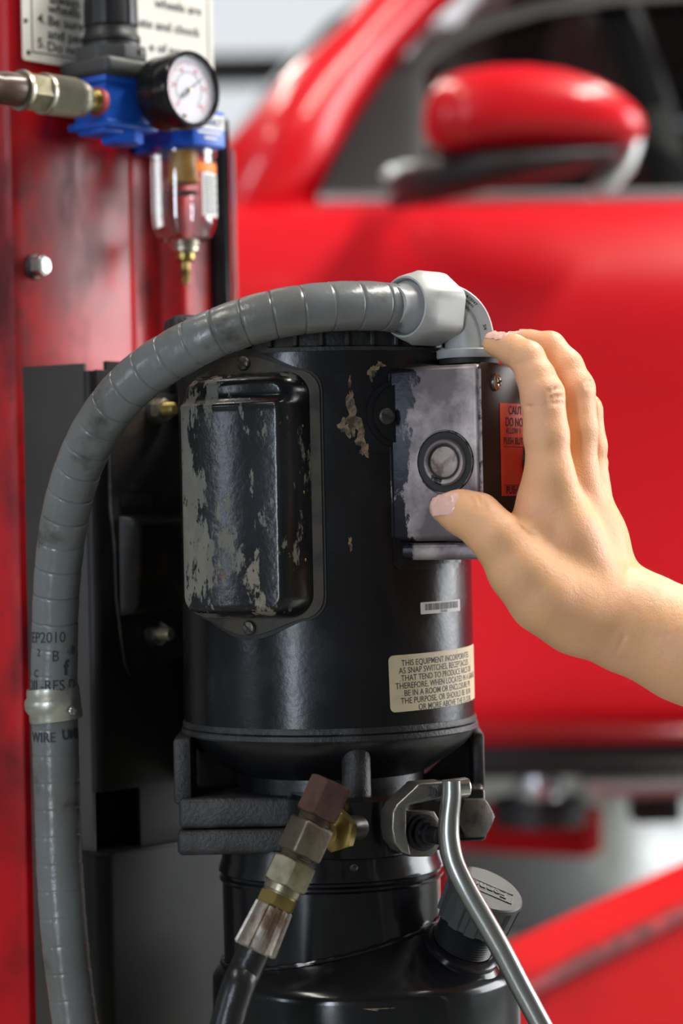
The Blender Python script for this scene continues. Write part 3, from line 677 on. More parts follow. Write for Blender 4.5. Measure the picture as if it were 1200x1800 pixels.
# base flange of the switch box with its round ear
ear = mwrap(0, MR)
s_of = lambda px, d=1.325: MR * math.asin(max(-1, min(1, (P(px, 800, d).x - AXX) / MR)))
s_ear = s_of(676, 1.325); s_l = s_of(688); ez = PZ(672, 728, 1.325); zt_, zb_ = PZ(690, 648, 1.325), PZ(690, 1003, 1.325)
out = [(s_l + .05, zb_), (s_l + .05, zt_), (s_l, zt_ - .001)]
for k in range(13):
    a = math.radians(108 + 144 * k / 12); out.append((s_ear + .0095 + .0200 * math.cos(a), ez + .0190 * math.sin(a)))
out += [(s_l, zb_ + .003), (s_l + .003, zb_)]
part('box_gasket', g_map(g_prism(out, 0, .0016, slices=26), ear), m_black, sbx)
def inset(p, f=.0022):
    cx = s_l + .02; return [(x + (f if x < cx else 0), z + (f if z < ez - .03 else (-f if z > ez + .02 else 0))) for x, z in p]
part('box_flange', g_map(g_prism([(s_l + .05, zb_ + .003), (s_l + .05, zt_ - .002), (s_l + .0015, zt_ - .002)] + [(s_ear + .0100 + .0172 * math.cos(math.radians(106 + 148 * k / 12)), ez + .0165 * math.sin(math.radians(106 + 148 * k / 12))) for k in range(13)] + [(s_l + .0015, zb_ + .003)], .0014, .0032, slices=26), ear), m_black, sbx)
es = s_ear / MR
screw('screw', AX + V3((math.sin(es), -math.cos(es), 0)) * (MR + .003) + UP * (ez - .0015), V3((math.sin(es), -math.cos(es), 0)), .0046, .0026, m_darksteel, sbx, 1.2)

# chips of bare metal in the motor paint: ragged flakes
rng = random.Random(4)
def flake(cx, cy, rx, ry, seed, d=1.32, n=26):
    r = random.Random(seed); s0 = s_of(cx, d); z0 = PZ(cx, cy, d); ph = [r.uniform(0, 6.28) for _ in range(6)]
    pts = []
    for i in range(n):
        a = 2 * math.pi * i / n; k = 1 + .32 * math.sin(2 * a + ph[0]) + .25 * math.sin(3 * a + ph[1]) + .2 * math.sin(5 * a + ph[2]) + .16 * math.sin(8 * a + ph[3]) + r.uniform(-.12, .12)
        pts.append((s0 + rx * k * math.cos(a), z0 + ry * k * math.sin(a)))
    return g_map(g_prism(pts, 0.00002, .00018), mwrap(0, MR))
for i, (x, y, rx, ry) in enumerate([(622, 735, .0042, .0085), (606, 752, .0028, .0045), (636, 775, .0026, .0075), (618, 700, .0016, .0045), (641, 792, .0020, .0030), (660, 650, .0026, .0028), (672, 640, .0018, .0016), (653, 658, .0012, .003), (617, 672, .0006, .0035), (612, 955, .0012, .0030)]):
    part('paint_chip', flake(x, y, rx, ry, 10 + i), m_chip, motor)

# barcode label
def cyl_at(px, py):
    c = V3((0, 0, CZ)); r = P(px, py, 1.0) - c; ox, oy = c.x - AXX, c.y - AY
    A = r.x**2 + r.y**2; B = 2 * (ox * r.x + oy * r.y); Cq = ox**2 + oy**2 - MR**2; D = B*B - 4*A*Cq
    t = (-B - math.sqrt(max(D, 0))) / (2 * A); p = c + r * t; return MR * math.atan2(p.x - AXX, -(p.y - AY)), p.z
(sa, za), (sb_, zb2) = cyl_at(739, 1080), cyl_at(808, 1076); sa2, za2 = cyl_at(739, 1059)
def tilted(s0, z0, th, r):
    c, s = math.cos(th), math.sin(th); f = mwrap(0, r)
    return lambda v: f(V3((s0 + v[0] * c - v[1] * s, z0 + v[0] * s + v[1] * c, v[2])))
bw_, bh_ = sb_ - sa, za2 - za
T = tilted(sa, za, .012, MR)
bl = part('barcode_label', g_map(g_prism(rrect(0, bw_, 0, bh_, .0006, 3), .00005, .0002, slices=12), T), m_greylbl, motor, label='small pale barcode label')
x = .0032; r = random.Random(3); gs = []
while x < bw_ - .003:
    wd = r.choice([.00018, .00028, .00042]); gs.append(g_map(g_prism([(x, .0020), (x + wd, .0020), (x + wd, bh_ - .0010), (x, bh_ - .0010)], .00021, .00024), T)); x += wd + r.choice([.0002, .0003, .00045])
for g in gs: part('bar', g, m_ink, bl, smooth=0)
part('lettering', g_map(g_text('1765436', .0020, 'CENTER', bold=.02), lambda v: T(V3((bw_ / 2 + v[0], .0003 + v[1], .00024)))), m_ink, bl, smooth=0)

# notice label
(sa, za), (sd, zd) = cyl_at(686, 1253), cyl_at(681, 1153)
hh = zd - za; ww = math.radians(86) * MR - sa
T2 = tilted(sa, za, .022, MR)
nl = part('notice_label', g_map(g_prism(rrect(0, ww, 0, hh, .003, 5), .00005, .0002, slices=24), T2), m_cream_lbl, motor, label='yellowed paper notice with black capital letters')
lines = ['THIS EQUIPMENT INCORPORATES', 'AS SNAP SWITCHES, RECEPTACLES', 'THAT TEND TO PRODUCE ARCS OR', 'THEREFORE, WHEN LOCATED IN A GARAGE', 'BE IN A ROOM OR ENCLOSURE PR', 'THE PURPOSE, OR SHOULD BE 18 IN', 'OR MORE ABOVE THE FLOOR.']
offs = [.0078, .0060, .0072, .0035, .0088, .0065, .0180]
for i, s in enumerate(lines):
    part('lettering', g_map(g_text(s, .0047, bold=.006, wide=.86), lambda v: T2(V3((offs[i] + v[0], hh - .0061 - i * .00415 + v[1], .00026)))), m_ink, nl, smooth=0)

bmid = V3((B0.x, B0.y, 0)) + E1 * .088 + NR * .0365
part('light_block', g_box(bmid + UP * (bz(640) + bz(1390)) / 2, (.040, .071, bz(640) - bz(1390)), Matrix((E1, NR, UP)).transposed(), .002), m_foot, motor)  # unseen block added behind the motor, keeps right-hand light off the foot plate
# motor foot: pressed plate behind the motor on its left side, with nut and stud
F0 = P(197, 900, 1.447)
def ff(L, n, z): return V3((F0.x, F0.y, 0)) + E1 * L + NR * n + UP * z
def fzp(py): return PZ(215, py, 1.452)
def fL(px): return (px - 197) * .00034 / .669 * 1.02
Rf = Matrix((E1, UP, NR)).transposed()
fo = [(fL(196), fzp(690)), (fL(196), fzp(890)), (fL(201), fzp(960)), (fL(202), fzp(1050)), (fL(208), fzp(1120)), (fL(213), fzp(1170)), (fL(222), fzp(1192)), (fL(237), fzp(1201)), (fL(250), fzp(1193)), (fL(285), fzp(1165)), (fL(345), fzp(1160)), (fL(345), fzp(690))]
foot = part('mounting_foot', g_prism(fo[::-1], -.003, 0, (F0.x, F0.y, 0), Rf, .0007), m_foot, motor, label='rusty black pressed steel foot plate')
def pocket(a, b):
    u, v = 2 * a - 1, 2 * b - 1; e = 1 - max(abs(u), abs(v)) ; h = math.sqrt(max(0, 1 - (1 - min(1, e / .28)) ** 2))
    L = fL(206) + (fL(322) - fL(206)) * a; z = fzp(1083) + (fzp(905) - fzp(1083)) * b
    return ff(L, .0005 + .014 * h * (0.75 + .25 * b), z)
part('pressed_pocket', g_grid(pocket, 30, 40), m_foot, foot, smooth=80)
part('slot_hole', g_prism(rrect(fL(212), fL(262), fzp(892), fzp(868), .002), .0002, .0006, (F0.x, F0.y, 0), Rf), m_rubber, foot)
part('slot_hole', g_prism(rrect(fL(222), fL(262), fzp(1142), fzp(1106), .002), .0002, .0006, (F0.x, F0.y, 0), Rf), m_rubber, foot)
part('round_hole', g_lathe([(0, .0005), (.0046, .0005), (.0056, .0002)], ff(fL(234), 0, fzp(1160)), NR, 24), m_rubber, foot)
for px, py, m1, m2 in ((256, 1117, m_bright, m_brass2), (270, 720, m_brass2, m_brass)):
    so = ff(fL(px), 0, fzp(py))
    part('washer', g_lathe([(0, 0), (.0082, 0), (.0082, .0016), (0, .0016)], so, NR, 28), m_darksteel, foot)
    part('nut', g_nut(so + NR * .0016, NR, .0125, .0068), m1, foot)
    th_ = [(0, .006)]
    for k in range(7): th_ += [(.0042, .0085 + k * .0011), (.0037, .0090 + k * .0011)]
    th_ += [(.0030, .0166), (0, .0166)]
    part('stud', g_lathe(th_, so, NR, 20), m2, foot)

# ------------------------------------------------------------------ hydraulic pump and tank under the motor
NX = P(583, 1590, 1.40).x; TX = P(645, 1770, 1.40).x
pump = thing('hydraulic_pump', 'glossy black hydraulic pump with round oil tank, below the electric motor', 'pump', (TX, AY, PZ(645, 2100, 1.33)))
pz = lambda py, d=1.345: PZ(574, py, d)
fl0, fl1, flm = pz(1500), pz(1400), pz(1454)
xl, xr = P(312, 1450, 1.352).x, P(800, 1450, 1.352).x
part('flange_plate', g_span((xl + .001, 1.348, flm), (xr, 1.468, fl1), .003, 3), m_cast, pump)
part('flange_plate', g_span((xl, 1.346, fl0), (xr, 1.470, flm - .0006), .003, 3), m_cast, pump)
# side ears
for s, x0, x1 in ((-1, P(306, 1340, 1.36).x, P(338, 1340, 1.36).x), (1, P(828, 1340, 1.41).x, P(849, 1340, 1.41).x)):
    d0, d1 = (1.352, 1.40) if s < 0 else (1.395, 1.45)
    part('ear', g_span((x0, d0, fl1 - .004), (x1, d1, pz(1292, d0)), .0025, 2), m_cast, pump)
    xi = x1 if s < 0 else x0
    pts = [(xi, fl1 - .002), (xi, pz(1300, 1.41)), (xi - s * .034, fl1 - .002)]
    part('ear_web', g_prism(pts, -1.425, -1.415, (0, 0, 0), Matrix(((1, 0, 0), (0, 0, -1), (0, 1, 0))), .001), m_cast, pump)
bx0, bx1 = P(800, 1430, 1.372).x, P(854, 1430, 1.372).x
part('side_block', g_span((bx0 - .012, 1.372, PZ(830, 1480, 1.372)), (bx1, 1.43, PZ(830, 1384, 1.372)), .003, 3), m_black, pump)
part('side_bolt', g_nut(P(826, 1436, 1.372), (0.42, -.90, 0), .0215, .0075, rot=.52), m_darksteel, pump)
part('pump_block', g_lathe([(0, pz(1516, 1.31)), (.0335, pz(1516, 1.31)), (.0355, pz(1512, 1.31)), (.0355, pz(1414, 1.31)), (.0335, pz(1406, 1.31)), (0, pz(1404, 1.31))], (P(618, 1450, 1.345).x, 1.349, 0), UP, 64), m_gloss, pump)
part('bolt_boss', g_lathe([(0, pz(1412, 1.315)), (.0092, pz(1412, 1.315)), (.0080, pz(1406, 1.315)), (.0080, pz(1326, 1.315)), (.0072, pz(1319, 1.315)), (0, pz(1318, 1.315))], (P(626, 1365, 1.325).x, 1.327, 0), UP, 32), m_cast, pump)
bm_ = [(.0625, pz(1496)), (.0630, pz(1530, 1.337)), (.0648, pz(1546, 1.337)), (.0650, pz(1552, 1.337)), (.0632, pz(1556, 1.337)), (.0632, pz(1560, 1.337)), (.0646, pz(1564, 1.337)), (.0646, pz(1568, 1.337)), (.0630, pz(1573, 1.337)), (.0628, pz(1760, 1.337))]
part('tank_neck', g_lathe([(0, pz(1494))] + bm_, (NX, AY, 0), UP, 96), m_gloss, pump)
tz = lambda py: PZ(645, py, 1.312)
ts = tz(1752)
tank = part('tank', g_lathe([(0, ts + .046), (.030, ts + .038), (.055, ts + .0235), (.070, ts + .0135), (.0800, ts + .0060), (.0850, ts + .0022), (.0875, ts - .0003), (.0888, ts - .0028), (.0890, ts - .005), (.0890, ts - .11), (.084, ts - .118), (0, ts - .12)], (TX, AY, 0), UP, 128), m_gloss, pump)
part('weld_bead', g_tube([V3((NX + .0636 * math.cos(a), AY + .0636 * math.sin(a), ts + .046 - (lambda q: (q * .267 if q < .03 else .008 + (q - .03) * .58 if q < .055 else .0225 + (q - .055) * .667))(math.hypot(NX + .0636 * math.cos(a) - TX, .0636 * math.sin(a))))) for a in [math.radians(170 + 200 * k / 60) for k in range(61)]], [.0016 + .0004 * math.sin(k * 2.1) for k in range(61)], 10), m_gloss, pump)
def tflake(cx, cy, rx, ry, seed, n=22):
    r = random.Random(seed); c = P(cx, cy, 1.313); s0 = math.asin((c.x - TX) / .0883) * .089; z0 = c.z; ph = [r.uniform(0, 6.28) for _ in range(4)]
    pts = [(s0 + rx * (1 + .4 * math.sin(2*a + ph[0]) + .3 * math.sin(5*a + ph[1]) + r.uniform(-.2, .2)) * math.cos(a), z0 + ry * (1 + .3 * math.sin(3*a + ph[2]) + r.uniform(-.2, .2)) * math.sin(a)) for a in [2*math.pi*i/n for i in range(n)]]
    return g_map(g_prism(pts, 0, .0002, slices=6), lambda v: V3((TX + (.0891 + v[2]) * math.sin(v[0] / .089), AY - (.0891 + v[2]) * math.cos(v[0] / .089), min(v[1], ts - .0062))))
part('paint_chip', tflake(668, 1768, .006, .0022, 3), m_chip, tank); part('paint_chip', tflake(640, 1764, .003, .0010, 5), m_chip, tank)
part('drip', g_lathe([(0, -.0022), (.0019, -.0012), (.0022, .0004), (.0010, .0016), (0, .0018)], P(622, 1525, 1.312), UP, 16), m_chip, pump)

# filler neck and cap
fa = V3((.36, -.34, .87)).normalized(); fo_ = P(808, 1668, 1.360)
def capz(h): return fo_ + fa * h
part('filler_collar', g_lathe([(.010, -.022), (.0250, -.016), (.0255, -.004), (.0225, -.001), (.0225, .002), (.0195, .004), (.0180, .004)], fo_, fa, 48), m_gloss, pump)
thd = [(.0165, .002)]
for k in range(13): thd += [(.0172, .0040 + k * .0016), (.0160, .0048 + k * .0016)]
thd += [(.0165, .028)]
part('filler_neck', g_lathe(thd, fo_, fa, 40), m_plastic, pump)
def cap_ring(h, s, flute):
    R = axframe(fa, V3((1, 0, 0))); out = []
    for i in range(120):
        a = 2 * math.pi * i / 120; q = (i % 10) / 10; r = .0225 * s - (.0016 if flute and (q < .32) else 0)
        out.append(fo_ + R @ V3((r * math.cos(a), r * math.sin(a), h)))
    return out
fcap = part('filler_cap', g_loft([cap_ring(.019, .80, True), cap_ring(.020, .94, True), cap_ring(.038, .98, True), cap_ring(.0382, .98, True), cap_ring(.0388, .98, False), cap_ring(.0406, .965, False), cap_ring(.0414, .93, False)]), m_grey_plastic, pump, label='fluted black plastic cap with raised maker name', smooth=30)
Rk = axframe(fa, V3((1, 0, 0)))
Rk2 = Rk @ Matrix.Rotation(math.radians(168), 3, 'Z')
ftx = g_text('Fenner', .0088, 'CENTER', bold=.02)
def emb(v, n): return fo_ + Rk2 @ V3((v[0], v[1], n))
bm = bmesh.new(); tv = [bm.verts.new(v) for v in ftx[0]]
for f in ftx[1]:
    try: bm.faces.new([tv[i] for i in f])
    except ValueError: pass
r_ = bmesh.ops.extrude_face_region(bm, geom=list(bm.faces)); bmesh.ops.translate(bm, vec=(0, 0, .0006), verts=[v for v in r_['geom'] if isinstance(v, bmesh.types.BMVert)])
tg = bmvf(bm)
part('lettering', g_map(tg, lambda v: emb((v[0], v[1] - .003), .0414 + v[2])), m_plastic, fcap, smooth=0)
for (a, b, c, d) in [(-.0158, -.0048, .0158, -.0042), (-.0158, .0058, .0158, .0064), (-.0158, -.0048, -.0152, .0064), (.0152, -.0048, .0158, .0064)]:
    part('frame_line', g_map(g_prism([(a, b), (c, b), (c, d), (a, d)], .0412, .0419), lambda v: emb(v, v[2])), m_plastic, fcap)

# release lever: cast bracket, nut, valve stem, pin and bent rod
lev = part('release_bracket', g_prism([(0, 0)] , 0, 1) if False else (lambda: (
    g_prism([((x - 700) * .000309, -(y - 1440) * .000309) for x, y in [(676, 1452), (678, 1424), (688, 1410), (724, 1382), (728, 1377), (782, 1377), (792, 1386), (790, 1397), (782, 1403), (712, 1414), (705, 1420), (704, 1462), (712, 1502), (694, 1494), (680, 1476)]], -.0085, .0085, P(700, 1440, 1.303), Matrix(((.93, .0, -.36), (.36, .0, .93), (0, 1, 0))) @ Matrix(((1, 0, 0), (0, 1, 0), (0, 0, -1))), .0022, 3)))(), m_steel, pump, label='grey cast lever bracket')
part('pin_hole', g_lathe([(0, .0002), (.0018, .0002), (.0022, .0008), (.0032, .0008), (.0034, 0)], P(757, 1391, 1.3005), (-.36, -.93, 0), 24), m_rubber, lev)
part('lever_knuckle', g_lathe([(0, 0), (.0052, 0), (.0056, .0006), (.0056, .018), (0, .018)], P(763, 1391, 1.309), (.93, .18, .08), 28), m_steel, lev)
part('lever_pin', g_lathe([(0, 0), (.0050, 0), (.0050, .0125), (.0044, .0132), (0, .0132)], P(783, 1387, 1.308), (.96, .24, .04), 28), m_bright, lev)
part('valve_nut', g_nut(P(727, 1463, 1.326), V3((.50, -.86, 0)), .0245, .010, rot=.45), m_darksteel, lev)
part('valve_stem', g_lathe([(0, 0), (.0100, 0), (.0100, .003), (.0082, .0034), (.0082, .0065), (.0062, .007), (.0062, .0105), (.0048, .011), (.0048, .020), (0, .020)], P(740, 1463, 1.316), V3((.50, -.86, 0)), 32), m_black, lev)
rod = [(793, 1372, 1.299), (793, 1400, 1.299), (789, 1440, 1.298), (789, 1475, 1.297), (797, 1515, 1.295), (818, 1560, 1.293), (848, 1612, 1.292), (880, 1668, 1.291), (915, 1735, 1.290), (958, 1815, 1.288), (1010, 1910, 1.286)]
rp = [P(*q) for q in rod]; rp = [V3(q) for q in spline([tuple(q) for q in rp], 8)]
rr_ = [.0050 + .0008 * min(1, i / 20) for i in range(len(rp))]
part('lever_rod', g_tube(rp, rr_, 28), m_rod, pump, label='bent bare steel release rod')

# ------------------------------------------------------------------ grey flexible conduit, connector, elbow, clamp
cond = thing('flexible_conduit', 'thick grey flexible electrical conduit arching from the switch box down the left', 'conduit', P(110, 1500, 1.40))
cp = [(690, 541, 1.318), (655, 538, 1.311), (600, 538, 1.303), (540, 543, 1.297), (480, 553, 1.295), (420, 570, 1.296), (360, 594, 1.300), (300, 626, 1.307), (250, 660, 1.315), (205, 704, 1.325), (166, 760, 1.337), (137, 825, 1.350), (116, 900, 1.361), (104, 980, 1.370), (98, 1060, 1.376), (96, 1140, 1.381), (95, 1220, 1.384), (97, 1300, 1.386), (100, 1390, 1.387), (103, 1480, 1.387), (107, 1560, 1.387), (114, 1650, 1.386), (123, 1730, 1.386), (134, 1810, 1.386), (147, 1890, 1.387), (160, 1990, 1.388), (170, 2120, 1.39)]
cw = spline([tuple(P(*q)) for q in cp], 14)
cs, ct_ = resample(cw, .0006)
CR = .0133
rad = []
for i, s in enumerate(ct_):
    ph = (s % .0155) / .0155; amp = 1.0 if s < .33 else .55
    g = math.exp(-((ph - .5) / .030) ** 2)
    rad.append(CR * (1 + .010 * math.sin(s * 55) + .006 * math.sin(s * 410 + 1)) - .0007 * g * amp)
CPTS = [V3(q) for q in cs]
tube_g = g_tube(CPTS, rad, 44)
part('conduit_body', tube_g, m_conduit, cond, smooth=60)
# printed lettering on the lower part
def near(py):
    z = PZ(96, py, 1.372); return min(range(len(CPTS)), key=lambda i: abs(CPTS[i].z - z) + (10 if CPTS[i].x > -.12 else 0))
def cprint(s, px, py, size, bold=.0):
    g = g_text(s, size, bold=bold, wide=.85)
    def f(v):
        i0 = near(py); c0 = CPTS[i0]; a0 = math.asin(max(-.98, min(.98, (P(px, py, 1.373).x - c0.x) / CR))) + v[0] / CR
        j = min(range(max(0, i0 - 40), min(len(CPTS), i0 + 40)), key=lambda i: abs(CPTS[i].z - (c0.z + v[1])))
        c = CPTS[j]; r = max(rad[max(0, j - 3):j + 4]) + .00045
        return V3((c.x + r * math.sin(a0), c.y - r * math.cos(a0), c0.z + v[1]))
    part('printed_mark', g_map(g, f), m_ink, cond, smooth=0)
cprint('SEP2010', 47, 1129, .0088); cprint('B', 92, 1162, .0088); cprint('8', 124, 1150, .0070); cprint('OIL-RES D', 45, 1213, .0088); cprint('WIRE', 56, 1305, .0080, .01); cprint('UME', 108, 1300, .0080, .02)
cprint('2', 66, 1152, .0060); cprint('C', 60, 1190, .0062); cprint('f', 112, 1186, .012, .03)
# connector nut and ferrule
na_ = (P(690, 541, 1.318) - P(760, 541, 1.341)).normalized(); na_ = V3((na_.x, na_.y * 1.0, 0.01)).normalized()
nb = P(757, 543, 1.334)
part('ferrule', g_lathe([(0, .0), (.0152, .0), (.0152, .0175), (.0150, .019), (.0112, .0265), (.0108, .0310), (0, .0310)], nb, na_, 48), m_conshade, cond)
def nutring(h, af, rnd):
    R = axframe(na_, UP); out = []
    for i in range(96):
        a = 2 * math.pi * i / 96; k = ((a + .15) % (math.pi / 3)) - math.pi / 6
        r = min(af / 2 / math.cos(k), af / 2 * rnd); out.append(nb + R @ V3((r * math.cos(a), r * math.sin(a), h)))
    return out
def circ(h, r0):
    R = axframe(na_, UP); return [nb + R @ V3((r0 * math.cos(2*math.pi*i/96), r0 * math.sin(2*math.pi*i/96), h)) for i in range(96)]
part('gland_nut', g_loft([nutring(-.0080, .0350, 1.02), nutring(-.0075, .0365, 1.10), nutring(-.004, .0366, 1.12), nutring(.0125, .0366, 1.12), nutring(.0160, .0366, 1.03), nutring(.0205, .0350, 1.0), nutring(.0220, .0335, 1.0), circ(.0222, .0158), circ(.0205, .0150), circ(.0060, .0150)], False), m_connector, cond, smooth=28)
ep = [nb + na_ * .002, P(780, 545, 1.340), P(798, 552, 1.343), P(813, 567, 1.343), P(821, 590, 1.343), P(824, 626, 1.343)]
epw, _ = resample(spline([tuple(q) for q in ep], 12), .0015)
part('elbow', g_tube(epw, [.0126 + .0006 * (i / len(epw)) for i in range(len(epw))], 40), m_connector, cond)
# raised rib with lettering along the outside of the elbow
rib = []
for i in range(len(epw)):
    t = V3(epw[min(i + 1, len(epw) - 1)] - epw[max(i - 1, 0)]).normalized(); o = t.cross(V3((0, 1, 0))); o = o if o.dot(V3((1, 0, 1))) > 0 else -o
    rib.append(V3(epw[i]) + o.normalized() * .0098)
rr2 = []
for i in range(3, len(rib) - 3):
    o = (rib[i] - V3(epw[i])).normalized(); c = V3(epw[i])
    rr2.append([c + o * a + V3((0, b, 0)) for a, b in ((.0066, -.0122), (.0132, -.0118), (.0140, -.0100), (.0140, .0100), (.0132, .0118), (.0066, .0122))])
part('elbow_rib', g_loft(rr2), m_connector, cond)
def ribtext(s, f0, off, size):
    g = g_text(s, size, bold=.02); i0 = f0 * (len(rib) - 1)
    seglen = sum((rib[i + 1] - rib[i]).length for i in range(len(rib) - 1)) / (len(rib) - 1)
    def f(v):
        k = max(0, min(len(rib) - 1.001, i0 + v[0] / seglen)); i = int(k); c = rib[i].lerp(rib[i + 1], k - i)
        t = (rib[i + 1] - rib[i]).normalized(); o = t.cross(V3((0, 1, 0))); o = o if o.dot(V3((1, 0, 1))) > 0 else -o
        return c + o.normalized() * (v[1] + off) - V3((0, .0124, 0))
    part('printed_mark', g_map(g, f), m_rubber, cond, smooth=0)
ribtext('ILPF', .22, -.0012, .0022); ribtext('PATENT', .40, .0004, .0020); ribtext('PENDING', .40, -.0016, .0016); ribtext('3/4', .68, -.001, .0024)
eb = P(824, 626, 1.343)
part('elbow_flange', g_lathe([(0, -.0015), (.0175, -.0015), (.0180, -.0005), (.0180, .0028), (.0172, .0036), (.012, .0040)], eb, UP, 48), m_connector, cond)
part('elbow_gasket', g_lathe([(0, -.0045), (.0165, -.0045), (.0165, -.0014), (0, -.0014)], eb, UP, 48), m_rubber, cond)

# clamp strap
ci = near(1240); cc = CPTS[ci]
clampt = thing('conduit_clamp', 'pale zinc one-hole strap clamp around the grey conduit', 'clamp', cc - UP * .01)
tilt = V3((.09, .0, 1)).normalized()
def strap(prof, a0, a1): return g_lathe(prof, cc, V3((-.10, 0, 1)), 40, ref=V3((1, 0, 0)), a0=a0, a1=a1)
sp = [(.0137, -.0095), (.0147, -.0097), (.0152, -.0085), (.0150, -.0050), (.0157, -.0040), (.0168, -.0020), (.0170, .0010), (.0165, .0035), (.0152, .0050), (.0149, .0085), (.0145, .0097), (.0137, .0095)]
part('strap', strap(sp, 160, 312), m_zinc, clampt, smooth=60)
sp2 = [(.0137, -.0095), (.0147, -.0097), (.0152, -.0085), (.0153, .0085), (.0147, .0097), (.0137, .0095)]
part('strap_end', strap(sp2, 312, 375), m_zinc, clampt, smooth=60)
tabc = P(131, 1243, 1.378)
part('screw_head', g_lathe([(.0024, 0), (.0020, .0008), (0, .0012)], P(128, 1250, 1.3710), (.55, -.83, 0), 16), m_bright, clampt)

# ------------------------------------------------------------------ hydraulic hose with brass fittings
hh_ = thing('hydraulic_hose', 'black hydraulic hose with crimped sleeve and brass fittings, in front of the pump', 'hose', P(400, 1800, 1.29))
A0 = P(571, 1400, 1.272); A1 = P(452, 1655, 1.272); fax = (A1 - A0).normalized(); fax = V3((fax.x, fax.y - .16, fax.z)).normalized()
def fp(px, py):   # distance along the fitting axis of the point seen nearest to the pixel
    return (P(px, py, 1.272) - A0).dot((A1 - A0).normalized())
o = A0
def hx(px, py): return (py - 1400) / 255 * 281 * .2993e-3
part('cap_nut', g_nut(o + fax * hx(0, 1374), fax, .0205, .0200, ref=V3((1, -.3, 0)), rot=.35), m_brown, hh_)
thr = []
a, b = hx(0, 1434), hx(0, 1500)
for k in range(6): thr += [(.0090, a - .002 + k * .0013), (.0083, a - .0014 + k * .0013)]
part('thread', g_lathe([(0, a - .004)] + thr + [(0, a + .008)], o, fax, 32), m_teebody, hh_)
tb0, tb1 = hx(0, 1446), hx(0, 1502)
Rt = axframe(fax, V3((.85, .5, 0)))
part('tee_body', g_box(o + fax * (tb0 + tb1) / 2, (.0185, .0185, tb1 - tb0), Rt, .0018, 3), m_teebody, hh_)
thr = []
for k in range(5): thr += [(.0092, tb1 - .001 + k * .0013), (.0085, tb1 - .0004 + k * .0013)]
part('thread', g_lathe([(0, tb1 - .002)] + thr + [(0, tb1 + .007)], o, fax, 32), m_teebody, hh_)
n0, n1 = hx(0, 1512), hx(0, 1556)
part('swivel_nut', g_nut(o + fax * n0, fax, .0225, n1 - n0, ref=V3((1, -.3, 0)), rot=.12), m_brass2, hh_)
part('brass_collar', g_lathe([(0, n1 - .001), (.0102, n1 - .001), (.0098, n1 + .0035), (.0092, n1 + .004), (.0092, n1 + .0050), (0, n1 + .0050)], o, fax, 32), m_brass2, hh_)
part('brass_hex', g_nut(o + fax * (n1 + .0046), fax, .0185, .0070, ref=V3((1, -.3, 0)), rot=.3), m_brass, hh_)
s0_, s1_ = n1 + .0110, hx(0, 1666)
def sring(h, r0):
    R = axframe(fax, V3((1, -.3, 0))); out = []
    for i in range(96):
        q = (i % 8) / 8; r = r0 - (.0012 if .2 < q < .9 else 0); a = 2 * math.pi * i / 96; out.append(o + fax * h + R @ V3((r * math.cos(a), r * math.sin(a), 0)))
    return out
part('crimped_sleeve', g_loft([sring(s0_, .0090), sring(s0_ + .001, .0104), sring(s1_ - .001, .0118), sring(s1_, .0108)]), m_sleeve, hh_, smooth=20)
h0 = o + fax * (s1_ - .004); h1 = o + fax * (s1_ + .012)
hpt = [h0, h1, P(419, 1732, 1.2520), P(404, 1780, 1.2505), P(391, 1840, 1.2500), P(382, 1920, 1.252), P(378, 2060, 1.26)]
hpt = [V3(q) for q in spline([tuple(q) for q in hpt], 10)]
part('hose', g_tube(hpt, [.0088] * len(hpt), 28), m_hose, hh_)
# side outlet into the pump
so = o + fax * ((tb0 + tb1) / 2 - .002); sx_ = (P(604, 1458, 1.302) - so).normalized()
thr = [(0, .004)]
for k in range(8): thr += [(.0078, .0085 + k * .0013), (.0072, .0091 + k * .0013)]
part('outlet_thread', g_lathe(thr + [(0, .020)], so, sx_, 32), m_brass, hh_)
dist = (P(588, 1460, 1.297) - so).length
part('lock_nut', g_nut(so + sx_ * (dist - .004), sx_, .0205, .0065, ref=UP, rot=.2), m_brass, hh_)
part('outlet_stub', g_lathe([(0, dist), (.007, dist), (.007, dist + .022), (0, dist + .022)], so, sx_, 24), m_darksteel, hh_)

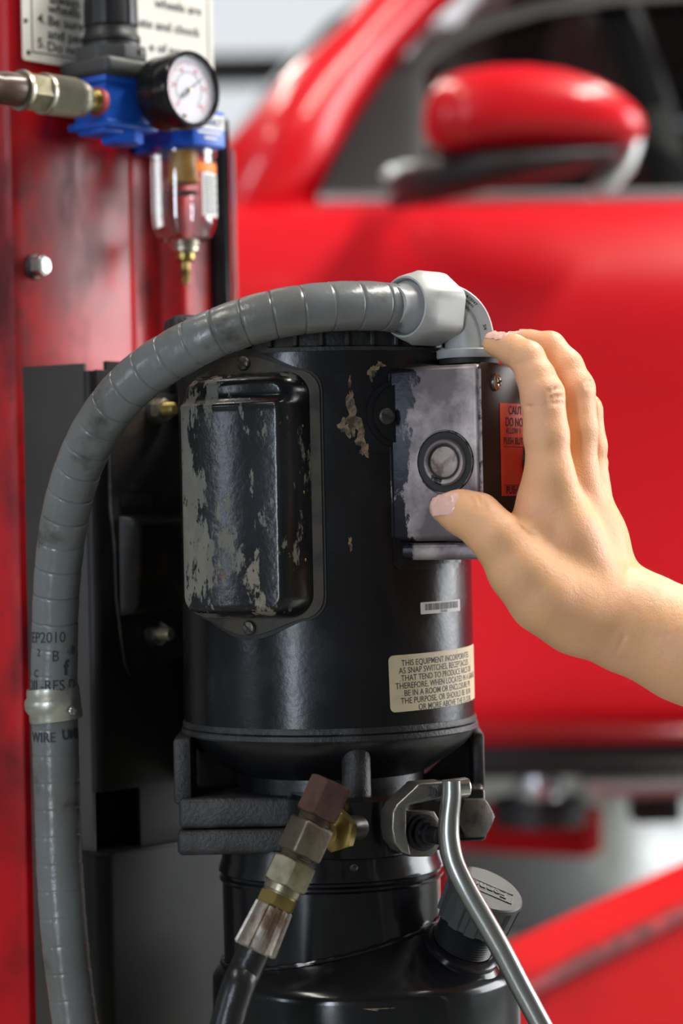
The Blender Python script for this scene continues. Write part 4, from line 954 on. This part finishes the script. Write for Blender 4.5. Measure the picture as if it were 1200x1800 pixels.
# ------------------------------------------------------------------ hand and forearm: one continuous surface from smooth-blended tapered limbs
H = .0009
def hp_(px, py, d): return np.array(P(px, py, d))
lo_ = np.array([P(745, 900, 1.26).x, 1.235, P(1000, 1420, 1.30).z]); hi_ = np.array([P(1560, 900, 1.32).x, 1.405, P(900, 575, 1.30).z + .004])
dims = np.ceil((hi_ - lo_) / H).astype(int)
BIG = .05
def newvol(): return np.full(dims, BIG, np.float32)
def sdf_cone(vol, a, b, ra, rb, k, margin=.014, sub=False):
    """smooth union (or subtraction) of a tapered capsule into vol, evaluated only around it"""
    mn = np.minimum(a - ra, b - rb) - margin; mx = np.maximum(a + ra, b + rb) + margin
    i0 = np.clip(np.floor((mn - lo_) / H).astype(int), 0, dims); i1 = np.clip(np.ceil((mx - lo_) / H).astype(int), 0, dims)
    if np.any(i1 <= i0): return
    sl_ = tuple(slice(p, q) for p, q in zip(i0, i1))
    xs = [(lo_[j] + H * np.arange(i0[j], i1[j])).astype(np.float32) for j in range(3)]
    X, Y, Z = xs[0][:, None, None], xs[1][None, :, None], xs[2][None, None, :]
    ba = b - a; bb = float(ba @ ba) + 1e-12
    t = np.clip(((X - a[0]) * ba[0] + (Y - a[1]) * ba[1] + (Z - a[2]) * ba[2]) / bb, 0, 1)
    d = np.sqrt((X - a[0] - t * ba[0])**2 + (Y - a[1] - t * ba[1])**2 + (Z - a[2] - t * ba[2])**2) - (ra + (rb - ra) * t)
    v = vol[sl_]
    if sub:
        h = np.clip(.5 + .5 * (-d - v) / k, 0, 1); vol[sl_] = v * (1 - h) + (-d) * h + k * h * (1 - h)
    else:
        h = np.clip(.5 + .5 * (v - d) / k, 0, 1); vol[sl_] = v * (1 - h) + d * h - k * h * (1 - h)
def chain(vol, pts, k):
    for (p, q) in zip(pts[:-1], pts[1:]):
        sdf_cone(vol, hp_(*p[:3]), hp_(*q[:3]), p[3] * .001, q[3] * .001, k)
def smin(a, b, k):
    h = np.clip(.5 + .5 * (b - a) / k, 0, 1); return b * (1 - h) + a * h - k * h * (1 - h)
palm = newvol()
chain(palm, [(966, 838, 1.292, 12.5), (1000, 940, 1.296, 15.5), (1052, 1050, 1.303, 19)], .008)
chain(palm, [(1010, 835, 1.316, 12.3), (1040, 940, 1.317, 15.0), (1075, 1050, 1.318, 18)], .010)
chain(palm, [(1030, 850, 1.338, 11.8), (1051, 945, 1.337, 14.2), (1082, 1050, 1.334, 17)], .010)
chain(palm, [(1037, 872, 1.359, 10.5), (1052, 955, 1.355, 13.0), (1085, 1050, 1.348, 15)], .010)
# palm flesh and thenar mass
chain(palm, [(955, 880, 1.298, 12), (985, 985, 1.302, 16.5), (1040, 1070, 1.308, 20)], .010)
chain(palm, [(985, 900, 1.325, 10), (1015, 1000, 1.33, 14), (1055, 1080, 1.33, 18)], .010)
chain(palm, [(915, 1000, 1.282, 17.0), (960, 1048, 1.287, 18.0), (1015, 1078, 1.297, 19.5), (1085, 1096, 1.308, 23.0)], .012)
# wrist and forearm
chain(palm, [(1060, 1070, 1.312, 21), (1120, 1100, 1.308, 24.5), (1200, 1137, 1.306, 27.5), (1330, 1195, 1.302, 31), (1480, 1260, 1.298, 36), (1580, 1304, 1.296, 39)], .010)
chain(palm, [(1080, 1060, 1.332, 19), (1135, 1090, 1.335, 23), (1210, 1132, 1.338, 26.5), (1330, 1190, 1.340, 31), (1480, 1256, 1.342, 36), (1580, 1300, 1.344, 39)], .012)
# thumb
chain(palm, [(915, 1000, 1.282, 16.5), (872, 944, 1.2795, 13.2), (838, 911, 1.2845, 12.6), (806, 899, 1.2895, 10.6), (777, 893, 1.2945, 6.9)], .006)
# extensor tendon of the thumb / web of skin to the index finger
chain(palm, [(905, 968, 1.285, 9), (935, 925, 1.293, 9), (950, 880, 1.297, 10)], .010)
fingers = []
for pts in ([(966, 838, 1.292, 12.2), (960, 765, 1.292, 12.0), (953, 694, 1.293, 11.6), (942, 664, 1.296, 10.2), (926, 630, 1.300, 9.4), (900, 615, 1.307, 8.4), (869, 605, 1.314, 6.5)],
            [(1010, 835, 1.316, 12.0), (1014, 755, 1.314, 11.2), (1010, 684, 1.315, 10.8), (993, 645, 1.319, 9.8), (966, 610, 1.325, 8.4), (930, 604, 1.331, 7.4), (900, 604, 1.336, 6.2)],
            [(1030, 850, 1.338, 11.4), (1033, 785, 1.336, 10.4), (1026, 722, 1.337, 10.0), (1003, 690, 1.343, 8.6), (972, 668, 1.350, 7.6), (945, 668, 1.357, 6.2)],
            [(1037, 872, 1.359, 9.8), (1038, 815, 1.357, 9.2), (1028, 762, 1.358, 8.8), (1005, 735, 1.363, 7.8), (978, 725, 1.369, 6.2)]):
    v = newvol(); chain(v, pts, .0025); fingers.append(v)
f_ = fingers[0]
for v in fingers[1:]: f_ = smin(f_, v, .0012)
vol = smin(palm, f_, .006)
del palm, fingers, f_
# creases: over the index knuckle, at the finger bends, across the thumb joint, in the web of the thumb
def crease(pts, r, k=.0012):
    for p, q in zip(pts[:-1], pts[1:]): sdf_cone(vol, hp_(*p), hp_(*q), r, r, k, .004, True)
def surf(px, py, d0=1.25, d1=1.40):
    """first depth along the pixel's ray inside the hand"""
    for d in np.arange(d0, d1, .0006):
        p = hp_(px, py, d); i = np.round((p - lo_) / H).astype(int)
        if np.all(i >= 0) and np.all(i < dims) and vol[tuple(i)] < 0: return d
    return None
def scratch(pix, r, sink):
    pts = []
    for px, py in pix:
        d = surf(px, py)
        if d is not None: pts.append((px, py, d - sink))
    if len(pts) > 1: crease(pts, r)
for pix in ([(964, 690), (976, 684), (987, 682)], [(966, 700), (979, 697), (990, 697)], [(968, 709), (980, 708), (991, 709)], [(1030, 672), (1038, 670), (1044, 671)], [(1031, 681), (1039, 680), (1045, 681)],
            [(826, 872), (832, 884), (834, 897)], [(838, 871), (844, 884), (845, 898)], [(850, 877), (853, 888), (853, 898)],
            [(912, 920), (920, 929), (931, 938), (941, 944)], [(903, 642), (912, 639), (919, 634)], [(921, 715), (930, 716), (937, 715)], [(1075, 1160), (1088, 1140), (1096, 1120)]):
    scratch(pix, .0009, .0007)

def surface_nets(v, o, h):
    s = v < 0; n = np.array(v.shape)
    c = [s[a:n[0]-1+a, b:n[1]-1+b, e:n[2]-1+e] for a in (0, 1) for b in (0, 1) for e in (0, 1)]
    cnt = sum(x.astype(np.int8) for x in c); act = np.argwhere((cnt > 0) & (cnt < 8))
    idx = -np.ones(n - 1, np.int64); idx[act[:, 0], act[:, 1], act[:, 2]] = np.arange(len(act))
    acc = np.zeros((len(act), 3)); m = np.zeros(len(act))
    cor = [(a, b, e) for a in (0, 1) for b in (0, 1) for e in (0, 1)]
    for i in range(8):
        for j in range(i + 1, 8):
            A, B = np.array(cor[i]), np.array(cor[j])
            if np.abs(A - B).sum() != 1: continue
            va = v[tuple((act + A).T)]; vb = v[tuple((act + B).T)]; x = (va < 0) != (vb < 0)
            t = np.where(x, va / np.where(x, va - vb, 1), 0)[:, None]
            acc += np.where(x[:, None], A + t * (B - A), 0); m += x
    pos = o + h * (act + acc / m[:, None])
    quads = []
    for ax in range(3):
        a1, a2 = (ax + 1) % 3, (ax + 2) % 3
        sl0 = [slice(1, -1)] * 3; sl0[ax] = slice(0, -1); sl1 = [slice(1, -1)] * 3; sl1[ax] = slice(1, None)
        x = np.argwhere(s[tuple(sl0)] != s[tuple(sl1)])
        off = np.array([1, 1, 1]); off[ax] = 0; x = x + off
        e1, e2 = np.eye(3, dtype=int)[a1], np.eye(3, dtype=int)[a2]
        q = np.stack([idx[tuple((x - e1 - e2).T)], idx[tuple((x - e2).T)], idx[tuple(x.T)], idx[tuple((x - e1).T)]], 1)
        flip = s[tuple(x.T)]; q[~flip] = q[~flip][:, ::-1]; quads.append(q)
    return pos, np.concatenate(quads)
hv_, hq_ = surface_nets(vol, lo_, H)
# light smoothing
e = np.concatenate([hq_[:, [0, 1]], hq_[:, [1, 2]], hq_[:, [2, 3]], hq_[:, [3, 0]]])
for _ in range(2):
    acc = np.zeros_like(hv_); cn = np.zeros(len(hv_)); np.add.at(acc, e[:, 0], hv_[e[:, 1]]); np.add.at(cn, e[:, 0], 1); np.add.at(acc, e[:, 1], hv_[e[:, 0]]); np.add.at(cn, e[:, 1], 1)
    hv_ = hv_ * .5 + .5 * acc / cn[:, None]
person = thing('person', 'bare right hand and forearm of a person gripping the switch box, thumb on its front', 'person', P(1300, 1200, 1.32))
hm = bpy.data.meshes.new('hand'); cen = hv_.mean(0)
hm.vertices.add(len(hv_)); hm.vertices.foreach_set('co', (hv_ - cen).astype(np.float32).ravel())
hm.loops.add(hq_.size); hm.loops.foreach_set('vertex_index', hq_.astype(np.int32).ravel())
hm.polygons.add(len(hq_)); hm.polygons.foreach_set('loop_start', np.arange(0, hq_.size, 4, dtype=np.int32))
hm.update(calc_edges=True); hm.validate()
hm.polygons.foreach_set('use_smooth', [True] * len(hm.polygons)); hm.materials.append(m_skin)
ho = bpy.data.objects.new('hand_and_forearm', hm); col.objects.link(ho); ho.parent = person; ho.location = V3(cen) - V3(person.location)

# nails lie on the surface: march from outside along a direction, keep a little proud of the skin
def hit(p, dr):
    p = np.array(p); dr = np.array(dr); dr = dr / np.linalg.norm(dr)
    for s in np.arange(0, .04, .0003):
        q = p + dr * s; i = np.round((q - lo_) / H).astype(int)
        if np.all(i >= 0) and np.all(i < dims) and vol[tuple(i)] < 0: return q
    return None
def nail(name, base, tip, nrm, wid, over=.0006):
    base, tip, nrm = np.array(base), np.array(tip), np.array(nrm) / np.linalg.norm(nrm)
    L = tip - base; ln = np.linalg.norm(L); L = L / ln; nrm = nrm - L * (nrm @ L); nrm /= np.linalg.norm(nrm); W = np.cross(L, nrm)
    nu_, nv_ = 14, 16; pts = []; ok = True
    for j in range(nv_ + 1):
        for i in range(nu_ + 1):
            u = 2 * i / nu_ - 1; v = j / nv_
            wv = wid * (1 - .35 * max(0, (.22 - v) / .22) ** 2 - .45 * max(0, (v - .72) / .28) ** 2.2)
            p = base + L * ln * v + W * wv * u * .5
            q = hit(p + nrm * .02, -nrm)
            edge = max(abs(u), 1 - min(1, v * 6))
            h_ = .0006 * (1 - edge ** 4) + .0001
            q0 = q if q is not None else (p - nrm * .004)
            # never fall off the end of the finger: keep a smooth arch
            mid = hit(base + L * ln * min(v, .62) + nrm * .02, -nrm)
            mid = mid if mid is not None else base
            arch = (mid - base) @ nrm - (abs(u) ** 2.2) * wid * .20 - max(0, v - .62) ** 2 * ln * .5
            hgt = max((q0 - base) @ nrm, arch - .0006)
            pts.append(V3(p + nrm * ((hgt - (p - base) @ nrm) + h_)))
    fs = [[j*(nu_+1)+i, j*(nu_+1)+i+1, (j+1)*(nu_+1)+i+1, (j+1)*(nu_+1)+i] for j in range(nv_) for i in range(nu_)]
    part(name, (pts, fs), m_nail, person, smooth=80)
nail('thumb_nail', hp_(803, 884, 1.278), hp_(758, 886, 1.292), (-.10, -.80, .55), .0135)
nail('index_nail', hp_(893, 596, 1.306), hp_(857, 588, 1.316), (.0, -.1, 1.0), .0105)
nail('middle_nail', hp_(925, 590, 1.331), hp_(892, 590, 1.338), (.0, -.05, 1.0), .0100)
# fine hairs on the back of the wrist and forearm (uncountable)
rg_ = np.random.default_rng(5); hv2, hf2 = [], []
mesh_n = np.zeros_like(hv_)
fn_ = np.cross(hv_[hq_[:, 2]] - hv_[hq_[:, 0]], hv_[hq_[:, 3]] - hv_[hq_[:, 1]])
for k in range(4): np.add.at(mesh_n, hq_[:, k], fn_)
mesh_n /= np.linalg.norm(mesh_n, axis=1)[:, None] + 1e-12
if (mesh_n * (hv_ - cen)).sum() < 0: mesh_n = -mesh_n
xw = P(1085, 1000, 1.3).x
cand = np.where((hv_[:, 0] > xw) & ((mesh_n[:, 2] > -.2) | (rg_.random(len(hv_)) < .35)))[0]
for i in rg_.choice(cand, 900, replace=False):
    p, n_ = hv_[i], mesh_n[i]; ln = rg_.uniform(.0025, .0055)
    dr = n_ * .55 + np.array([-.75, 0, rg_.uniform(-.1, .5)]) + rg_.normal(0, .2, 3); dr /= np.linalg.norm(dr)
    q = p + dr * ln * .55 + n_ * ln * .15; r = p + dr * ln; sdv = np.cross(dr, n_); sdv /= np.linalg.norm(sdv) + 1e-9; wv = sdv * .00004
    b = len(hv2); hv2 += [V3(p - wv), V3(p + wv), V3(q + wv * .8), V3(q - wv * .8), V3(r)]; hf2 += [[b, b+1, b+2, b+3], [b+3, b+2, b+4]]
m_hair = mat('fair_hair', (.62, .45, .28), .4)
part('arm_hair', (hv2, hf2), m_hair, person, smooth=0, kind='stuff')
del vol

# ------------------------------------------------------------------ red car in the next bay, raised on the lift
CD = 3.0
def K(px, py, d=CD): return P(px, py, d)
car = thing('car', 'red car raised behind the electric motor, side mirror and door in view', 'car', (0.6, 3.8, K(800, 1345).z))
YC = 3.86
zk = lambda py: CZ - (py - 900) * CD / F     # height of a pixel row on the near flank (roll ignored: the car stands level)
side = [(345, 3.050), (352, 3.030), (372, 3.006), (400, 2.990), (450, 2.972), (520, 2.955), (600, 2.956), (700, 2.968), (800, 2.976), (900, 2.977), (1000, 2.972), (1100, 2.962), (1180, 2.952), (1240, 2.946), (1280, 2.952), (1310, 2.975), (1330, 3.02), (1340, 3.10)]
def sect(x, front):
    # x in metres along the car; front: blend to bonnet height
    k = 0.0 if x > -1.0 else min(1, (-1.0 - x) / .55) ** 2
    kr = 0.0 if x < 1.9 else min(1, (x - 1.9) / .75) ** 2
    ins = .35 * k + .25 * kr
    pts = []
    for py, y in side:
        z = zk(py); yy = y + ins + (.02 if False else 0)
        pts.append((yy, z))
    top = pts[0]
    cap_ = []
    lift = .058 * max(0, min(1, (.02 - x) / .10)) - .16 * max(0, min(1, (-.3 - x) / 1.2))
    near_top = [(top[0] + .02, top[1] + .35 * lift), (top[0] + .06, top[1] + .75 * lift), (top[0] + .14, top[1] + lift), (top[0] + .40, top[1] + lift * 1.15), (YC, top[1] + lift * 1.25)]
    half = pts[::-1] + near_top
    far = [(2 * YC - y, z) for y, z in half[::-1][1:]]
    return [V3((x, y, z)) for y, z in half + far]
xs = [-1.55, -1.5, -1.4, -1.25, -1.0, -.7, -.4, -.2, -.1, -.05, 0, .05, .1, .3, .6, .9, 1.3, 1.7, 2.0, 2.3, 2.5, 2.6]
part('body', g_loft([sect(x, True) for x in xs]), m_car, car, smooth=60)
part('sill', g_tube([V3((x, 3.01, zk(1333))) for x in (-.6, 0, .6, 1.2, 1.8)], .03, 12), m_carblack, car)
# pillar and roof rail, roof
def pil(pts, ra, name, m, flat=(1, .8), seg=20):
    w_ = spline([tuple(K(*q)) for q in pts], 8); part(name, g_tube([V3(q) for q in w_], ra, seg, flat=flat, up=(0, -1, .5)), m, car, smooth=180)
pil([(415, 420, 3.16), (470, 330, 3.12), (516, 258, 3.105), (560, 185, 3.115), (622, 108, 3.14), (692, 28, 3.17), (760, -40, 3.19), (880, -105, 3.215), (1080, -150, 3.235), (1500, -170, 3.245), (2000, -140, 3.26), (2500, -20, 3.26)], [.105 - .055 * min(1, i / 34) for i in range(89)], 'a_pillar', m_car)
roofn = [(690, 20), (760, -45), (880, -112), (1080, -160), (1500, -182), (2000, -150), (2450, -30)]
def roof(a, b):
    i = a * (len(roofn) - 1); k = min(int(i), len(roofn) - 2); f = i - k
    px = roofn[k][0] + (roofn[k+1][0] - roofn[k][0]) * f; py = roofn[k][1] + (roofn[k+1][1] - roofn[k][1]) * f
    p = K(px, py, 3.2); y = 3.2 + (2 * YC - 6.4) * b; return V3((p.x, y, p.z + .05 * math.sin(math.pi * b)))
part('roof', g_grid(roof, 24, 10), m_car, car, smooth=80)
# windscreen: from the pillar across to the far side
ws = [(455, 275, 3.09), (520, 200, 3.11), (590, 115, 3.14), (660, 30, 3.165), (735, -45, 3.20)]
def wind(a, b):
    i = a * (len(ws) - 1); k = min(int(i), len(ws) - 2); f = i - k; q = [ws[k][j] + (ws[k+1][j] - ws[k][j]) * f for j in range(3)]
    p = K(*q); y = p.y + (2 * YC - 2 * p.y) * b; return V3((p.x - .16 * math.sin(math.pi * b), y, p.z + .02 * math.sin(math.pi * b)))
part('windscreen', g_grid(wind, 16, 16), m_carglass, car, smooth=80)
fp_ = [K(*q) for q in [(430, 310, 3.085), (520, 200, 3.11), (610, 100, 3.14), (735, -45, 3.20), (880, -112, 3.22)]]
part('far_pillar', g_tube([V3((q.x, 2 * YC - q.y, q.z)) for q in fp_], .04, 12), m_car, car)
# black mirror sail, window surround, side glass
def flat_poly(name, pix, d, th, m, tilt=.10, bev=.004):
    pts = [K(px, py, d) for px, py in pix]; zb_ = K(800, 345, d).z
    vs = [(p.x, p.z) for p in pts]
    g = g_prism(vs, 0, th, (0, d, 0), Matrix(((1, 0, 0), (0, 0, 1), (0, 1, 0))), bev)
    g = g_map(g, lambda v: V3((v.x, v.y + max(0, v.z - zb_) * .42, v.z)))
    return part(name, g, m, car)
flat_poly('mirror_sail', [(560, 352), (568, 318), (592, 258), (630, 190), (674, 122), (722, 84), (748, 84), (752, 150), (748, 352)], 3.035, .02, m_carblack)
outer = [(684, 122), (730, 66), (790, 26), (860, -6), (960, -36), (1100, -58), (1300, -70), (1700, -70)]
inner = [(712, 150), (758, 92), (812, 54), (878, 24), (966, -4), (1100, -26), (1300, -38), (1700, -38)]
flat_poly('window_surround', outer + inner[::-1], 3.035, .02, m_carblack)
flat_poly('side_window', [(742, 346), (735, 130), (790, 66), (878, 16), (966, -10), (1100, -30), (1236, -36), (1236, 346)], 3.052, .004, m_tint, bev=0)
flat_poly('rear_window', [(1290, 346), (1290, -40), (1700, -40), (1800, 346)], 3.052, .004, m_tint, bev=0)
flat_poly('b_pillar', [(1055, -40), (1120, -40), (1165, 90), (1200, 240), (1222, 350), (1150, 350), (1128, 220), (1098, 90)], 3.058, .03, m_carblack)
part('belt_moulding', g_tube([K(560, 352, 3.03), K(800, 350, 3.022), K(1200, 346, 3.022), K(1800, 342, 3.03)], .010, 10), m_silver, car)
# dark cabin: floor lid, seats, dash, far glass
part('cabin_lid', g_span((.02, 3.09, zk(352)), (2.0, 2 * YC - 3.09, zk(346)), 0), m_interior, car)
part('far_glass', g_span((.05, 2 * YC - 3.13, zk(346)), (2.0, 2 * YC - 3.12, zk(-120)), 0), m_interior, car)
part('headliner', g_span((.25, 3.25, zk(-105)), (1.7, 2 * YC - 3.25, zk(-115)), 0), m_interior, car)
part('rear_bulkhead', g_span((1.55, 3.15, zk(346)), (1.6, 2 * YC - 3.15, zk(-110)), 0), m_interior, car)
part('dashboard', g_tube([V3((.02, 3.2, zk(322))), V3((.0, YC, zk(310))), V3((.02, 2 * YC - 3.2, zk(322)))], .07, 14), m_interior, car)
def seatgeo(y0, y1):
    pts = [(975, 20), (1010, -20), (1060, -15), (1100, 60), (1150, 200), (1190, 346), (1095, 346), (1050, 200), (1000, 80)]
    vs = [(K(px, py, 3.4).x, K(px, py, 3.4).z) for px, py in pts]
    return g_prism(vs, y0, y1, (0, 0, 0), Matrix(((1, 0, 0), (0, 0, 1), (0, 1, 0))), .02, 3)
part('seat', seatgeo(3.22, 3.68), m_seat, car); part('seat', seatgeo(4.04, 4.5), m_seat, car)
# wing mirror
MD = 2.80
def mring(px, y0, y1, hd, n=32, pw=.8, dsh=0.0):
    c = K(px, (y0 + y1) / 2, MD); hz = abs(y1 - y0) / 2 * MD / F; out = []
    for i in range(n):
        a = 2 * math.pi * i / n; ca, sa_ = math.cos(a), math.sin(a)
        out.append(V3((c.x, c.y + dsh + hd * math.copysign(abs(ca) ** pw, ca), c.z + hz * math.copysign(abs(sa_) ** pw, sa_))))
    return out
part('mirror_cap', g_loft([mring(x, a, b, h) for x, a, b, h in [(745, 205, 228, .01), (748, 185, 245, .025), (757, 164, 258, .04), (778, 141, 266, .052), (815, 127, 269, .06), (870, 119, 269, .065), (930, 119, 268, .066), (990, 127, 266, .064), (1040, 143, 263, .06), (1080, 163, 259, .052), (1110, 186, 253, .04), (1125, 203, 246, .026), (1131, 218, 236, .01)]]), m_car, car, smooth=70)
part('mirror_foot', g_loft([mring(x, a, b, h, 24, .8, ds) for x, a, b, h, ds in [(684, 288, 330, .03, .16), (705, 276, 342, .06, .12), (760, 268, 345, .06, .06), (840, 267, 335, .06, .01), (930, 266, 318, .058, 0), (1010, 263, 302, .05, 0), (1065, 261, 288, .04, 0), (1088, 260, 276, .02, 0)]]), m_carblack, car, smooth=70)
part('mirror_rim', g_loft([mring(x, a, b, h, 20, 1.0, .035) for x, a, b, h in [(1040, 318, 330, .004), (1052, 304, 338, .012), (1075, 286, 337, .016), (1098, 262, 318, .016), (1118, 238, 290, .012), (1134, 222, 250, .004)]]), m_pale_gloss, car, smooth=70)
part('pale_sail_patch', g_loft([mring(x, a, b, h, 20, 1.0, .165) for x, a, b, h in [(676, 268, 280, .004), (690, 256, 292, .012), (720, 248, 298, .016), (750, 250, 292, .012), (766, 262, 280, .004)]]), m_pale_gloss, car, smooth=70)  # small pale rounded patch on the mirror sail
# underbody and exhaust
part('underbody', g_span((-.9, 3.15, zk(1372)), (2.0, 4.5, zk(1338)), .01), m_carblack, car)

# ------------------------------------------------------------------ lift arm, low red beam and other blurred things under the car
arm = thing('car_lift_support', 'dark red steel lift support under the raised red car, out of focus', 'lift support', (K(950, 1480, 2.75).x, 2.75, K(950, 1480, 2.75).z))
part('arm_tube', g_tube([K(700, 1440, 3.3), K(900, 1455, 3.25), K(1045, 1462, 3.2)], .042, 4, up=(0, .7, .7)), m_arm, arm, smooth=0)
pl = K(720, 1442, 3.3)
part('support_column', g_span((pl.x - .05, pl.y - .05, 0), (pl.x + .05, pl.y + .05, pl.z), .004), m_arm, arm)
pad = thing('lift_pad', 'round black lift pad with bright steel top under the red car', 'lift pad', K(948, 1400, 3.1))
part('pad_rubber', g_lathe([(0, -.022), (.06, -.022), (.06, .012), (0, .012)], K(948, 1418, 3.1), UP, 32), m_carblack, pad)
part('pad_cap', g_lathe([(0, .012), (.030, .012), (.033, .020), (.030, .040), (0, .043)], K(948, 1418, 3.05), UP, 32), m_silver, pad)
sad = thing('jacking_saddle', 'flat bright steel saddle plate under the red car, right of the lift pad', 'saddle', K(1140, 1398, 3.0))
part('saddle_plate', g_box(K(1150, 1378, 3.0), (.18, .12, .022), I3, .006), m_silver, sad)
part('saddle_post', g_box(K(1150, 1408, 3.02), (.06, .06, .05), I3, .006), m_carblack, sad)
rb = thing('red_beam', 'broad bright red painted steel beam low at the right, out of focus', 'beam', K(1100, 1800, 2.3))
b0_, b1_ = K(840, 1690, 2.25), K(1420, 1430, 2.75)
dirb = (b1_ - b0_).normalized(); dirb = V3((dirb.x, dirb.y, 0)).normalized()
Rbm = Matrix((dirb, V3((-dirb.y, dirb.x, 0)), UP)).transposed()
zb1 = K(1060, 1590, 2.45).z
slope = (K(1200, 1520, 2.6) - K(900, 1660, 2.3)); 
def beam(top0, top1, dep, off):
    a, b = K(800, top0, 2.3), K(1500, top1, 2.9)
    return a, b
a_, b_ = K(820, 1690, 2.25), K(1460, 1395, 2.80)
nrm_ = V3((b_.y - a_.y, -(b_.x - a_.x), 0)).normalized()
if nrm_.y > 0: nrm_ = -nrm_
vs = []
for p in (a_, b_):
    for off, dz in ((0, 0), (.05, -.026), (.05, -.40), (-.02, -.40)):
        vs.append(p + nrm_ * off + UP * dz)
part('beam_body', (vs, [[0, 1, 5, 4], [1, 2, 6, 5], [2, 3, 7, 6], [3, 0, 4, 7], [0, 3, 2, 1], [4, 5, 6, 7]]), m_arm, rb, smooth=0)
part('beam_edge', g_tube([a_ + nrm_ * .05 - UP * .028, b_ + nrm_ * .05 - UP * .028], .010, 10), m_red, rb)
# dark flat sheet on the floor beyond the lift
sheet_c = V3((P(915, 1570, 7.3).x, 7.4, 0))
tagged('dark_floor_sheet', g_box(sheet_c + UP * .006, (.50, 1.9, .012), I3, .004), m_rubber, 'dark flat sheet on the concrete floor, far behind the pump', 'mat')
